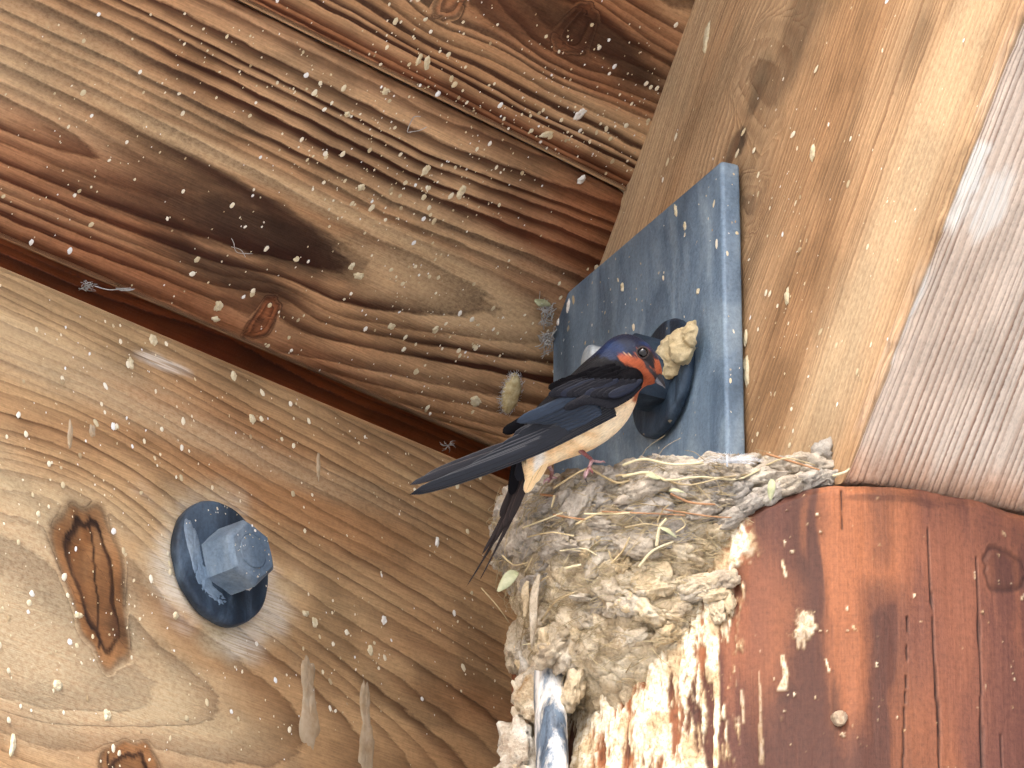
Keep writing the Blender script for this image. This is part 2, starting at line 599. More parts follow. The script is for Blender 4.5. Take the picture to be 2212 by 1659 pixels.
beam, S, T = sweep('eave_beam', A0, dA, s_arr, prof, nr, ts, M['beam'], None, disp)
c1, c2 = beam_uv(0, 1480), beam_uv(420, 1480)
v0 = T * 0 + c2[1] + (S - c2[0]) * 0.05 + 0.002 * fbm(S * 4, S * 0, 93, 2)
h = 0.052 + 0.13 * (S - c1[0]) * sstep(-0.1, 0.15, S - c1[0]) + 0.002 * fbm(S * 5, S * 0, 94, 2)
h = np.maximum(h, 0.01)
ring, kn, kr, vv = rings(S - 0.36 * (T - kA[1]) * np.exp(-((S - kA[0]) / 0.08) ** 2 - ((T - kA[1]) / 0.07) ** 2), T, v0, h, 1 / 0.0080, [(kA[0], kA[1], 0.0270, 0.0255, 0.72), (kA2[0], kA2[1], 0.022, 0.018, 0.72)], 0.0036, 95, 2.2, 9)
mdark = np.zeros_like(S)
mred = np.zeros_like(S)
mpale = np.zeros_like(S)
mwhite = np.zeros_like(S)
for (qx, qy, ru, rv, am) in ((60, 1330, 0.10, 0.06, 0.8), (60, 1060, 0.08, 0.02, 0.5), (150, 1450, 0.12, 0.04, 0.75), (30, 1180, 0.06, 0.05, 0.7), (330, 880, 0.2, 0.012, 0.5), (60, 720, 0.15, 0.012, 0.4), (250, 1540, 0.10, 0.03, 0.4)):
    bp = beam_uv(qx, qy)
    mpale = np.maximum(mpale, am * blob(S, T, bp[0], bp[1], ru, rv, 0.0, 0.6, int(qx)))
for (qx, qy, ru, rv, am) in ((520, 1420, 0.12, 0.05, 0.35), (800, 1150, 0.16, 0.04, 0.45), (650, 1000, 0.16, 0.03, 0.3), (240, 960, 0.12, 0.03, 0.2)):
    bp = beam_uv(qx, qy)
    mred = np.maximum(mred, am * blob(S, T, bp[0], bp[1], ru, rv, 0.0, 0.7, int(qx)))
bp = beam_uv(262, 1345)
mdark = np.maximum(mdark, 0.75 * blob(S, T, bp[0], bp[1], 0.016, 0.010, 0.3, 0.7, 41))
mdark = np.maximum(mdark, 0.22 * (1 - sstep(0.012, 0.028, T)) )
# pale halo round the bolt put into the wood colour, drawn along the grain; whitened smear under the top edge
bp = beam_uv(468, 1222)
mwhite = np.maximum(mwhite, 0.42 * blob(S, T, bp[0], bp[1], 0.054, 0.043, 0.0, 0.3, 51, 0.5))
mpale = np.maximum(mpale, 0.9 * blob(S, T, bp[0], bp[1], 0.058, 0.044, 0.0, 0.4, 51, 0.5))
bp = beam_uv(352, 772)
mwhite = np.maximum(mwhite, 0.5 * blob(S, T, bp[0], bp[1], 0.022, 0.004, -0.05, 0.5, 52, 0.4))
ring = np.where(kn > 0.01, ring * (1 - kn) + kn * (np.floor(ring) + kr * 1.6), ring)
mpale = mpale * (1 - kn)
mred = np.maximum(mred, kn * (0.72 + 0.35 * fbm(S * 70, T * 50, 47, 3)))
crackk = kn * np.maximum(1 - sstep(0.03, 0.10, np.abs(kr - 0.55 + 0.16 * fbm(S * 60, T * 40, 5, 3))), 0.8 * (1 - sstep(0.04, 0.14, np.abs(kr - 0.98))))
crackk = np.maximum(crackk, kn * (1 - sstep(0.0004, 0.0012, np.abs((S - kA[0]) - 0.15 * (T - kA[1]) + 0.002 * fbm(T * 60, T * 0, 8, 3)))) * (kr < 0.8))
mdark = np.maximum(mdark, np.clip(crackk * 0.9 + kn * (0.18 + 0.5 * fbm(S * 90, T * 60, 6, 3)), 0, 1))
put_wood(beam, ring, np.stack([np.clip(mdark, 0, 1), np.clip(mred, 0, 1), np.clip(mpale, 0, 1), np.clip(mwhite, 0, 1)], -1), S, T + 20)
tag(beam, 'honey brown eave beam with a large oval knot and a dark bolt', 'beam')

# ------------------------------------------------------------------ hip rafter
BW = 0.164
hR = np.array([-nBl[0], -nBl[1], 0])                       # to its right
nU = unit(np.cross(hR, dB))                                # along the section, perpendicular to the slope
if nU[2] < 0: nU = -nU
TOPH = float((T0 - C0) @ nU) + 0.03
prof, nr, ts = section(hR, nU, BW, TOPH, int(BW / 0.0013), int(TOPH / 0.0018), 0.0035, True, True)
s_arr = np.arange(-0.46, 0.62, 0.0022)
nprof = len(prof)
na_ = int(BW / 0.0013)
under_cols = np.zeros(nprof, int)
under_cols[:na_] = 1


def disp(S, T):
    und = T < BW - 0.004
    side_start = ts[na_ + 2 + 6]
    d = np.where(und, 0.0005 * fbm(S * 10, T * 300, 101, 3), -0.0006 * fbm(S * 14, T * 40, 102, 3))
    ed = (T > ts[-1] - 0.006) | (T < 0.004)
    return d + np.where(ed, -0.0025 * (0.5 + fbm(S * 45, T * 0, 103, 4)), 0)


rafter, S, T = sweep('hip_rafter', C0, dB, s_arr, prof, nr, ts, None, None, disp, C0[2] + 0.003, [M['rafter'], M['rafter_under_lit']], under_cols)
und = T < ts[na_ + 1]


def raf_uv(px, py):
    hh = on_plane(px, py, C0, nBl) - C0
    return float(hh @ dB), float(hh @ nU)


def und_uv(px, py):
    hh = on_plane(px, py, C0, nU) - C0
    return float(hh @ dB), float(hh @ hR)


Y = (np.array(prof) @ nU)[None, :] + 0 * S              # height on the side face
X = (np.array(prof) @ hR)[None, :] + 0 * S
kB = raf_uv(1652, 175)
ringS, kn, kr, vv = rings(S, Y, 0.62 + 0.02 * fbm(S * 3, S * 0, 111, 2), 0.05 + 0.1 * np.abs(S), 1 / 0.0046, [(kB[0], kB[1], 0.040, 0.022, 0.8), (raf_uv(1600, 420)[0], raf_uv(1600, 420)[1], 0.02, 0.012, 0.6)], 0.007, 112, 3, 10)
ringU = (X + 0.0016 * fbm(S * 3, X * 20, 113, 3)) / 0.0043
ringU = ringU + 1.3 * fbm(ringU * 0.35, ringU * 0, 114, 3)
ring = np.where(und, ringU, ringS)
mdark = np.zeros_like(S)
mred = np.zeros_like(S)
mpale = np.zeros_like(S)
mwhite = np.zeros_like(S)
for (qx, qy, ru, rv, am, sf) in ((1735, 40, 0.05, 0.022, 0.62, 0.5), (1690, 130, 0.04, 0.012, 0.5, 0.5), (1640, 190, 0.02, 0.008, 0.7, 0.5), (1600, 300, 0.010, 0.008, 0.95, 0.4), (1578, 330, 0.012, 0.006, 0.8, 0.4), (1585, 370, 0.012, 0.012, 0.35, 0.6), (1640, 420, 0.03, 0.012, 0.25, 0.6), (1990, 20, 0.05, 0.015, 0.3, 0.6)):
    bp = raf_uv(qx, qy)
    mdark = np.maximum(mdark, am * blob(S, Y, bp[0], bp[1], ru, rv, 0.0, sf, int(qx) + int(qy)) * ~und)
for (qx, qy, ru, rv, am) in ((1780, 330, 0.16, 0.05, 0.28), (1750, 560, 0.1, 0.05, 0.3), (1700, 800, 0.05, 0.03, 0.2)):
    bp = raf_uv(qx, qy)
    mred = np.maximum(mred, am * blob(S, Y, bp[0], bp[1], ru, rv, 0.0, 0.7, int(qx)) * ~und)
for (qx, qy, ru, rv, am) in ((1400, 300, 0.3, 0.03, 0.5), (1950, 420, 0.16, 0.03, 0.6), (1850, 700, 0.12, 0.03, 0.6), (2080, 150, 0.15, 0.02, 0.5), (1480, 60, 0.25, 0.05, 0.6), (1600, 120, 0.15, 0.03, 0.4)):  # pale patches; the upper left one puts sky light into the wood colour
    bp = raf_uv(qx, qy)
    mpale = np.maximum(mpale, am * blob(S, Y, bp[0], bp[1], ru, rv, 0.0, 0.7, int(qx)) * ~und)
# underside: orange dirt where it meets the post, white scraped paint near the edge
nb_ = und_uv(2000, 1080)
mred = np.maximum(mred, und * 0.8 * (1 - sstep(0.006, 0.035, S + 0.01 * fbm(S * 30, X * 200, 121, 3))))
mdark = np.maximum(mdark, und * 0.75 * (1 - sstep(0.0, 0.010, S + 0.006 * fbm(S * 60, X * 120, 122, 3))))
for (qx, qy, ru, rv, am) in ((2092, 368, 0.016, 0.011, 1.0), (2060, 440, 0.018, 0.009, 0.8), (2140, 440, 0.022, 0.010, 0.65), (2172, 390, 0.010, 0.006, 0.5), (1975, 640, 0.022, 0.006, 0.85), (1938, 735, 0.020, 0.004, 0.6), (2150, 140, 0.03, 0.004, 0.45)):
    bp = und_uv(qx, qy)
    mwhite = np.maximum(mwhite, am * blob(S, X, bp[0], bp[1], ru, rv, 0.0, 0.25, int(qx), 0.45) * und)
edge = (np.minimum(np.abs(T), np.abs(ts[-1] - T)) < 0.010)
mwhite = np.maximum(mwhite, np.where(edge, 0.14 * sstep(-0.1, 0.5, fbm(S * 16, S * 0, 131, 4)), 0))
bp = und_uv(2195, 600)
mpale = np.maximum(mpale, und * 0.35)
ring = np.where((kn > 0.01) & ~und, ring * (1 - kn) + kn * (np.floor(ring) + kr * 3.2), ring)
knm = np.where(und, 0, kn)
mdark = np.maximum(mdark, knm * 0.4 * (1 - sstep(0.2, 0.5, kr)) + knm * 0.2)
put_wood(rafter, ring, np.stack([np.clip(mdark, 0, 1), np.clip(mred, 0, 1), np.clip(mpale, 0, 1), np.clip(mwhite, 0, 1)], -1), S, np.where(und, X + 40, Y + 50))
tag(rafter, 'pale brown hip rafter rising from the red post to the upper right', 'rafter')
tag(beam, kind='thing')
tag(rafter, kind='thing')

# ------------------------------------------------------------------ log post
def post_hit(px, py, r=RC):
    """where the line of sight meets the post's round face -> angle, height"""
    d = ray(px, py)
    ox, oy = CAM[0] - AXIS[0], CAM[1] - AXIS[1]
    a = d[0] ** 2 + d[1] ** 2
    b = ox * d[0] + oy * d[1]
    c = ox * ox + oy * oy - r * r
    q = max(b * b - a * c, 0.0)
    k = (-b - math.sqrt(q)) / a
    p = CAM + d * k
    return math.atan2(p[1] - AXIS[1], p[0] - AXIS[0]), p[2]


PZ1 = C0[2]                                  # top of the post
PZ0 = PZ1 - 0.30
th = np.r_[np.linspace(-math.pi * 1.04, 0.04 * math.pi, 760), np.linspace(0.06 * math.pi, 0.94 * math.pi, 40)]
zz_ = np.r_[np.linspace(0.0, PZ0 - 0.03, 8), np.arange(PZ0, PZ1 - 0.003, 0.00095), [PZ1 - 0.0025, PZ1 - 0.0012, PZ1 - 0.0003, PZ1]]
TH, ZZ = np.meshgrid(th, zz_, indexing='ij')
ARC = TH * RC
DZ = PZ1 - ZZ


def ang_px(px, py):
    a, z = post_hit(px, py)
    return a * RC, z


# --- droppings: runs and flakes, thickest under the nest
dens_pts = [(1255, 1500, 0.07, 0.12, 1.0), (1330, 1420, 0.05, 0.09, 0.9), (1360, 1580, 0.05, 0.08, 0.85), (1400, 1480, 0.035, 0.12, 1.0), (1470, 1500, 0.026, 0.14, 0.95), (1480, 1340, 0.034, 0.05, 0.95), (1400, 1370, 0.05, 0.05, 1.0), (1300, 1640, 0.08, 0.06, 0.9), (1500, 1240, 0.024, 0.024, 0.9), (1560, 1180, 0.016, 0.022, 1.0), (1600, 1150, 0.012, 0.008, 0.8), (1225, 1600, 0.05, 0.08, 1.0)]
dens = np.zeros_like(ARC)
for (qx, qy, ra, rz, am) in dens_pts:
    a_, z_ = ang_px(qx, qy)
    dens = np.maximum(dens, am * np.exp(-(((ARC - a_) / ra) ** 2 + ((ZZ - z_) / rz) ** 2)))
fl1 = fbm(ARC * 120, ZZ * 26, 301, 5, 0.6)
fl2 = fbm(ARC * 420, ZZ * 110, 305, 4, 0.6)
drop = sstep(-0.03, 0.30, (fl1 * 0.75 + fl2 * 0.40) + dens * 0.85 - 0.50)
drop *= sstep(0.0, 0.25, dens)


def run(pts, w0, w1, am=1.0, seed=0):
    """a dribble through picked points"""
    global drop
    P = np.array([ang_px(*p) for p in pts])
    z = P[:, 1]
    order = np.argsort(z)
    ac = np.interp(ZZ, z[order], P[order, 0]) + 0.0006 * fbm(ZZ * 120, ZZ * 0, seed, 3)
    w = w0 + (w1 - w0) * (z.max() - ZZ) / max(z.max() - z.min(), 1e-5)
    w = w * (0.8 + 0.55 * fbm(ZZ * 90, ZZ * 0 + seed, seed + 3, 3))
    inside = sstep(z.min() - 0.0015, z.min() + 0.0005, ZZ) * (1 - sstep(z.max() - 0.0005, z.max() + 0.0012, ZZ))
    drop = np.maximum(drop, am * inside * (1 - sstep(0.75, 1.15, np.abs(ac - ARC) / np.maximum(w, 1e-5))))


run([(1530, 1300), (1545, 1430), (1548, 1530), (1546, 1700)], 0.0032, 0.0020, 1.0, 1)
run([(1535, 1310), (1542, 1400), (1538, 1470)], 0.0040, 0.0030, 1.0, 2)
run([(1400, 1390), (1410, 1450), (1404, 1520)], 0.0060, 0.0025, 1.0, 3)
run([(1470, 1300), (1475, 1345), (1472, 1360)], 0.0048, 0.0015, 1.0, 4)
run([(1490, 1310), (1492, 1350)], 0.0028, 0.0012, 0.9, 5)
run([(1230, 1470), (1232, 1600), (1228, 1700)], 0.0060, 0.0075, 0.85, 6)
run([(1345, 1380), (1350, 1440)], 0.0022, 0.0012, 0.8, 7)
run([(1560, 1330), (1570, 1385)], 0.0026, 0.0012, 0.8, 8)
run([(1690, 1415), (1697, 1460), (1688, 1490)], 0.0016, 0.0030, 0.75, 9)
run([(1785, 1425), (1790, 1450)], 0.0014, 0.0018, 0.9, 10)
run([(1690, 1210), (1697, 1245)], 0.0012, 0.0016, 0.8, 11)
run([(1600, 1490), (1605, 1560)], 0.0010, 0.0014, 0.6, 12)
run([(1640, 1450), (1645, 1650)], 0.0009, 0.0016, 0.5, 13)
run([(1440, 1560), (1437, 1700)], 0.0020, 0.0042, 0.85, 14)
run([(1310, 1560), (1315, 1700)], 0.0032, 0.0040, 0.7, 15)
for (qx, qy, ra, rz, am) in ((1738, 1350, 0.006, 0.007, 0.75), (1730, 1370, 0.003, 0.010, 0.6), (1590, 1120, 0.008, 0.004, 0.8), (1625, 1185, 0.004, 0.006, 0.6), (1560, 1150, 0.010, 0.010, 0.95), (1585, 1180, 0.009, 0.009, 0.95), (1545, 1190, 0.010, 0.014, 0.8)):
    a_, z_ = ang_px(qx, qy)
    drop = np.maximum(drop, am * blob(ARC, ZZ, a_, z_, ra, rz, 0, 0.35, int(qx + qy), 0.9))
spk = sstep(0.62, 0.72, fbm(ARC * 260, ZZ * 190, 311, 3))
drop = np.maximum(drop, 0.85 * spk * sstep(0.3, 0.6, vnoise(ARC * 40, ZZ * 30, 312)))

# --- stain: flame-shaped blotches, drying checks, a knot
kP = ang_px(2174, 1232)
vP, kn, kr, vv = rings(ZZ, ARC, 0.0, 0.02 + 0 * ZZ, 1 / 0.012, [(kP[1], kP[0], 0.013, 0.0075, 0.85)], 0.008, 321, 4, 22)
flame = fbm(ARC * 24 + 0.5 * fbm(ARC * 30, ZZ * 9, 331, 3), ZZ * 5.5, 332, 4, 0.5)
flame2 = fbm(ARC * 55, ZZ * 9, 341, 3)
bl = sstep(-0.10, 0.16, flame + 0.30 * flame2)
for (qx, qy, ra, rz, am, sd_) in ((1750, 1330, 0.012, 0.030, 0.75, 1), (1765, 1450, 0.016, 0.03, 0.6, 2), (1935, 1420, 0.030, 0.045, 0.8, 3), (1710, 1210, 0.012, 0.016, 0.7, 4), (1690, 1540, 0.012, 0.05, 0.7, 5), (1900, 1560, 0.05, 0.05, 0.6, 6), (1805, 1520, 0.0035, 0.024, 1.0, 7), (1750, 1120, 0.010, 0.02, 0.5, 8), (2170, 1280, 0.008, 0.03, 0.85, 9), (2140, 1150, 0.010, 0.02, 0.5, 10), (1910, 1130, 0.012, 0.03, 0.55, 11)):
    a_, z_ = ang_px(qx, qy)
    bl = np.maximum(bl, am * blob(ARC, ZZ, a_, z_, ra, rz, 0, 0.45, sd_ + 60, 0.35))
for (qx, qy, ra, rz, am, sd_) in ((1830, 1400, 0.012, 0.05, 0.85, 1), (1840, 1150, 0.012, 0.03, 0.6, 2), (1960, 1160, 0.008, 0.035, 0.85, 3), (1640, 1350, 0.02, 0.05, 0.7, 4), (2060, 1500, 0.03, 0.05, 0.4, 5), (2080, 1300, 0.015, 0.06, 0.5, 6)):
    a_, z_ = ang_px(qx, qy)
    bl = bl * (1 - am * blob(ARC, ZZ, a_, z_, ra, rz, 0, 0.5, sd_ + 80, 0.3))
crack = np.zeros_like(ARC)
for (x0, y0, x1, y1, w) in ((2002, 1060, 2034, 1720, 0.0009), (2110, 1150, 2126, 1720, 0.0009), (1818, 1055, 1820, 1140, 0.0003), (1960, 1300, 1952, 1700, 0.0004), (1350, 1450, 1345, 1700, 0.0006), (2160, 1500, 2165, 1700, 0.0004)):
    a0, z0 = ang_px(x0, y0)
    a1, z1 = ang_px(x1, y1)
    t_ = (ZZ - z1) / (z0 - z1)
    ac = a1 + (a0 - a1) * t_ + 0.0008 * fbm(ZZ * 40, ZZ * 0, int(x0), 3)
    wv = w * np.clip(1.3 * np.minimum(t_ + 0.3, 1.0 - t_) * 2, 0, 1) * (0.7 + 0.6 * fbm(ZZ * 60, ZZ * 0, int(x0) + 1, 2))
    ok = (t_ < 1) & (t_ > -0.5)
    crack = np.maximum(crack, np.where(ok, 1 - sstep(0.6, 1.3, np.abs(ARC - ac) / np.maximum(wv, 1e-5)), 0))
rim = 0.0
left = sstep(-1.75, -2.75, TH) * (TH < -1.5)
RR = RC - 0.026 * left * (1 - sstep(0.02, 0.22, DZ)) + 0.0016 * fbm(TH * 5, ZZ * 3, 351, 3) + 0.0005 * fbm(ARC * 130, ZZ * 14, 352, 3)
RR = RR - 0.0022 * crack - 0.0035 * (1 - sstep(0.0, 0.006, DZ)) * (0.6 + 0.5 * fbm(ARC * 90, ZZ * 0, 353, 3)) - 0.0015 * kn * sstep(0.6, 1, kr)
RR = RR + 0.0022 * drop * (0.4 + 0.6 * sstep(-0.2, 0.5, fl2)) + 0.0030 * dens ** 2 * sstep(0.05, 0.5, fl1) * (dens > 0.3)
ztop = ZZ - (1 - sstep(0.0, 0.02, DZ)) * (0.024 * sstep(-1.58, -2.05, TH) + 0.005 * sstep(-1.4, -0.9, TH) + 0.0012 * fbm(ARC * 60, TH * 0, 354, 3))
P = np.stack([AXIS[0] + RR * np.cos(TH), AXIS[1] + RR * np.sin(TH), ztop], -1)
nt, nz = TH.shape
i = np.arange(nt)[:, None]
i2 = (i + 1) % nt
j = np.arange(nz - 1)[None, :]
F = np.stack([i * nz + j, i2 * nz + j, i2 * nz + j + 1, i * nz + j + 1], -1).reshape(-1, 4)
t = NT('stained_log')
mk = t.attr('mask')
sep = t.n('SeparateColor')
t.l(mk.outputs['Color'], sep.inputs[0])
uv = t.attr('uvw').outputs['Vector']
fibn = t.noise(t.mapping(uv, (620, 22, 1)), 1.0, 2, 0.7)
gr = t.noise(t.mapping(uv, (420, 260, 1)), 1.0, 3, 0.75)
weave = t.noise(t.mapping(uv, (40, 700, 1)), 1.0, 1.5, 0.7)
col = t.mix(sep.outputs[0], srgb(148, 92, 60), srgb(78, 48, 37))
col = t.mix(t.math('MULTIPLY', t.attr('var').outputs['Fac'], 0.75), col, srgb(104, 66, 55))
col = t.mix(1.0, col, t.ramp(fibn, [(0.25, 0.85), (0.55, 1.0), (0.8, 1.08)]), 'MULTIPLY')
col = t.mix(1.0, col, t.ramp(gr, [(0.3, 0.74), (0.52, 1.0), (0.8, 1.2)]), 'MULTIPLY')
col = t.mix(1.0, col, t.ramp(weave, [(0.25, 0.94), (0.6, 1.02)]), 'MULTIPLY')
col = t.mix(t.math('MULTIPLY', sep.outputs[1], 0.85), col, srgb(42, 27, 23))
wcol = t.ramp(gr, [(0.25, srgb(180, 146, 104)), (0.42, srgb(214, 196, 160)), (0.62, srgb(236, 230, 212))])
wcol = t.mix(mk.outputs['Alpha'], wcol, t.ramp(gr, [(0.3, srgb(150, 122, 90)), (0.6, srgb(196, 172, 134))]))
wcol = t.mix(t.math('MULTIPLY', sep.outputs[2], 0.9), srgb(170, 140, 100), wcol)
wf = t.math('MULTIPLY', sep.outputs[2], t.ramp(gr, [(0.28, 0.55), (0.45, 1.0)]))
col = t.mix(wf, col, wcol)
rg = t.math('MULTIPLY_ADD', sep.outputs[2], 0.3, 0.58)
hg = t.math('ADD', t.math('MULTIPLY', gr, 0.6), t.math('MULTIPLY', fibn, 0.5))
M['post'] = t.out(col, rg, t.bump(hg, 0.55, 0.0010), 0.22)
post = mesh_from('log_post', P.reshape(-1, 3), F, M['post'])
bm = bmesh.new()
bm.from_mesh(post.data)
bm.verts.ensure_lookup_table()
bm.faces.new([bm.verts[k * nz + nz - 1] for k in range(nt)])
bm.to_mesh(post.data)
bm.free()
darkm = np.clip(np.maximum(crack, kn * 0.8 * sstep(0.75, 1.0, kr) + kn * 0.35), 0, 1)
darkm = np.maximum(darkm, 0.65 * sstep(0.25, 0.55, fbm(ARC * 150, ZZ * 120, 361, 4)) * sstep(0.2, 0.6, dens) * (1 - drop))
for (qx, qy, ra, rz, am) in ((1330, 1600, 0.016, 0.010, 0.8), (1400, 1620, 0.010, 0.012, 0.8), (1585, 1250, 0.006, 0.016, 0.55), (1300, 1440, 0.012, 0.012, 0.7), (1805, 1530, 0.003, 0.018, 0.6), (1690, 1500, 0.006, 0.006, 0.45), (1950, 1075, 0.03, 0.003, 0.5)):
    a_, z_ = ang_px(qx, qy)
    darkm = np.maximum(darkm, am * blob(ARC, ZZ, a_, z_, ra, rz, 0, 0.5, int(qx), 0.9) * (1 - 0.6 * drop))
cattr(post, 'mask', np.stack([np.clip(bl, 0, 1), darkm, np.clip(drop, 0, 1), 0.9 * sstep(0.02, 0.3, fbm(ARC * 90, ZZ * 55, 381, 4))], -1))
fattr(post, 'var', sstep(-0.1, 0.4, fbm(ARC * 14 + 3, ZZ * 3, 371, 3)) * 0.8 + 0.4 * sstep(0.15, 0.25, DZ))
vattr(post, 'uvw', np.stack([ARC, ZZ, 0 * ZZ], -1))
tag(post, 'round reddish brown log post streaked with white droppings', 'post', kind='thing')


def lathe(prof, k=32, cap=True):
    """prof: list of (radius, height) -> verts, faces about +Z"""
    vs_, fs = [], []
    for (r, z) in prof:
        for q in range(k):
            a = 2 * math.pi * q / k
            vs_.append((r * math.cos(a), r * math.sin(a), z))
    for p in range(len(prof) - 1):
        for q in range(k):
            q2 = (q + 1) % k
            fs.append((p * k + q, p * k + q2, (p + 1) * k + q2, (p + 1) * k + q))
    if cap:
        fs.append(tuple(range(k))[::-1])
        fs.append(tuple((len(prof) - 1) * k + q for q in range(k)))
    return np.array(vs_), fs


def frame(n, up=(0, 0, 1)):
    n = unit(n)
    x = unit(np.cross(up, n))
    y = np.cross(n, x)
    return np.stack([x, y, n], 1)            # columns


def place(vs_, Fm, loc):
    return np.asarray(vs_) @ Fm.T + np.asarray(loc)


# short wooden peg in the post
a_, z_ = post_hit(1812, 1553)
nrm = np.array([math.cos(a_), math.sin(a_), 0])
vs_, fs = lathe([(0.0046, -0.006), (0.0044, 0.0030), (0.0038, 0.0042), (0.0015, 0.0047)], 14)
vs_[:, 0] *= 1 + 0.12 * np.sin(vs_[:, 1] * 700)
vs_[:, 2] += 0.0008 * np.sin(vs_[:, 0] * 900)
M['peg'] = simple_mat('peg_wood', srgb(196, 176, 148), srgb(130, 104, 82), 220, 0.75, 0.3, 0.5)
mesh_from('peg', place(vs_, frame(nrm + np.array([0.25, 0, -0.1])), AXIS * [1, 1, 0] + nrm * RC * 0.998 + [0, 0, z_]), fs, M['peg'], False, post)

# ------------------------------------------------------------------ steel
def steel_mat(name, c1, c2, c3):
    t = NT(name)
    co = t.n('TexCoord').outputs['Object']
    n1 = t.noise(t.mapping(co, (1, 1, 0.35)), 34, 4, 0.62, 0.8)
    n2 = t.noise(co, 420, 3, 0.7)
    n3 = t.noise(co, 150, 2, 0.5)
    n4 = t.noise(t.mapping(co, (1, 1, 0.6)), 11, 3, 0.6, 0.5)
    col = t.ramp(n1, [(0.28, c1), (0.48, c2), (0.70, c3)])
    col = t.mix(1.0, col, t.ramp(n2, [(0.3, 0.78), (0.55, 1.0), (0.8, 1.18)]), 'MULTIPLY')
    col = t.mix(1.0, col, t.ramp(n4, [(0.3, 0.62), (0.5, 0.95), (0.7, 1.15)]), 'MULTIPLY')
    col = t.mix(t.ramp(n2, [(0.72, 0.0), (0.78, 0.55)]), col, srgb(196, 206, 208))
    col = t.mix(t.ramp(n3, [(0.73, 0.0), (0.78, 0.7)]), col, srgb(208, 190, 150))
    h = t.math('ADD', t.math('MULTIPLY', n2, 0.5), n1)
    rg = t.math('MULTIPLY_ADD', n1, 0.35, 0.36)
    return t.out(col, rg, t.bump(h, 0.45, 0.0014), 0.4, 0.1)


M['steel'] = steel_mat('blue_grey_steel', srgb(84, 104, 124), srgb(112, 133, 152), srgb(142, 161, 175))
M['steel_dark'] = steel_mat('dark_blue_steel', srgb(22, 34, 46), srgb(38, 53, 69), srgb(84, 103, 122))
M['steel_head'] = steel_mat('bolt_head_steel', srgb(82, 102, 122), srgb(110, 130, 149), srgb(146, 163, 177))

# gusset plate: vertical, flat on the rafter's left side, rounded edges
PTH = 0.0135
pl_n = nBl
p_fr = on_plane(1607, 700, C0 + nBl * 0.003, nBl)          # front (near) edge against the rafter
s_front = float((p_fr - C0) @ hB)
s_back = float((on_plane(1192, 700, C0 + nBl * (0.003 + PTH), nBl) - C0) @ hB)
z_top = float(on_plane(1385, 492, C0 + nBl * (0.003 + PTH), nBl)[2])
z_bot = C0[2] - 0.06
Lp, Hp = s_front - s_back, z_top - z_bot
bm = bmesh.new()
corners = [(0.0, 0.0), (Lp, 0.0), (Lp, Hp), (0.018, Hp), (0.0, Hp - 0.020)]
vb = [bm.verts.new((x, y, 0)) for x, y in corners]
f0 = bm.faces.new(vb)
ex = bmesh.ops.extrude_face_region(bm, geom=[f0])
bmesh.ops.translate(bm, vec=(0, 0, PTH), verts=[v for v in ex['geom'] if isinstance(v, bmesh.types.BMVert)])
bmesh.ops.recalc_face_normals(bm, faces=bm.faces)
bmesh.ops.bevel(bm, geom=list(bm.edges), offset=0.0028, segments=4, profile=0.5, affect='EDGES')
me = bpy.data.meshes.new('gusset_plate')
Fm = np.stack([hB, np.array([0, 0, 1.0]), nBl], 1)
org = C0 * [1, 1, 0] + hB * s_back + nBl * 0.003 + np.array([0, 0, z_bot])
for v in bm.verts:
    v.co = Vector(Fm @ np.array(v.co) + org)
bmesh.ops.recalc_face_normals(bm, faces=bm.faces)
bm.to_mesh(me)
bm.free()
me.polygons.foreach_set('use_smooth', np.ones(len(me.polygons), dtype=bool))
me.materials.append(M['steel'])
plate = link('gusset_plate', me)
tag(plate, 'blue grey steel gusset plate standing against the rafter behind the bird', 'steel plate')


def hexnut(R, H, cham=0.12, dome=0.0, k=6, rot=0.0):
    vs_, fs = [], []
    prof = [(1.0, 0.0), (1.0, 0.84), (0.985, 0.88), (0.90, 0.97), (0.84, 1.0), (0.60, 1.0), (0.585, 0.985), (0.57, 0.985), (0.55, 1.02), (0.25, 1.035)]
    seg = 48
    for (r, z) in prof:
        for q in range(seg):
            a = 2 * math.pi * q / seg
            am = ((a - rot + math.pi / k) % (2 * math.pi / k)) - math.pi / k
            hexr = math.cos(math.pi / k) / math.cos(am) if True else 1
            hx = 1 / math.cos(am) * math.cos(math.pi / k)
            rr = r * (hx if r > 0.95 else (hx * (r - 0.6) / 0.35 + 1 * 0.90 * (0.95 - r) / 0.35 if r > 0.6 else 0.90))
            vs_.append((R * rr * math.cos(a), R * rr * math.sin(a), H * z))
    for p in range(len(prof) - 1):
        for q in range(seg):
            q2 = (q + 1) % seg
            fs.append((p * seg + q, p * seg + q2, (p + 1) * seg + q2, (p + 1) * seg + q))
    fs.append(tuple((len(prof) - 1) * seg + q for q in range(seg)))
    fs.append(tuple(range(seg))[::-1])
    return np.array(vs_), fs


def jit(vs_, amp, sc, seed):
    vs_ = np.array(vs_, float)
    for q in range(len(vs_)):
        p = Vector(vs_[q] * sc) + Vector((seed * 3.1, seed * 1.7, 0))
        vs_[q] += np.array(mnoise.noise_vector(p)) * amp
    return vs_


M['strap_pale'] = steel_mat('scuffed_pale_steel', srgb(120, 136, 148), srgb(168, 178, 182), srgb(212, 216, 214))
WASH = [(0.0001, 0.0), (0.96, 0.0), (1.0, 0.12), (1.0, 0.72), (0.975, 0.92), (0.93, 1.0), (0.55, 1.0), (0.3, 1.0)]


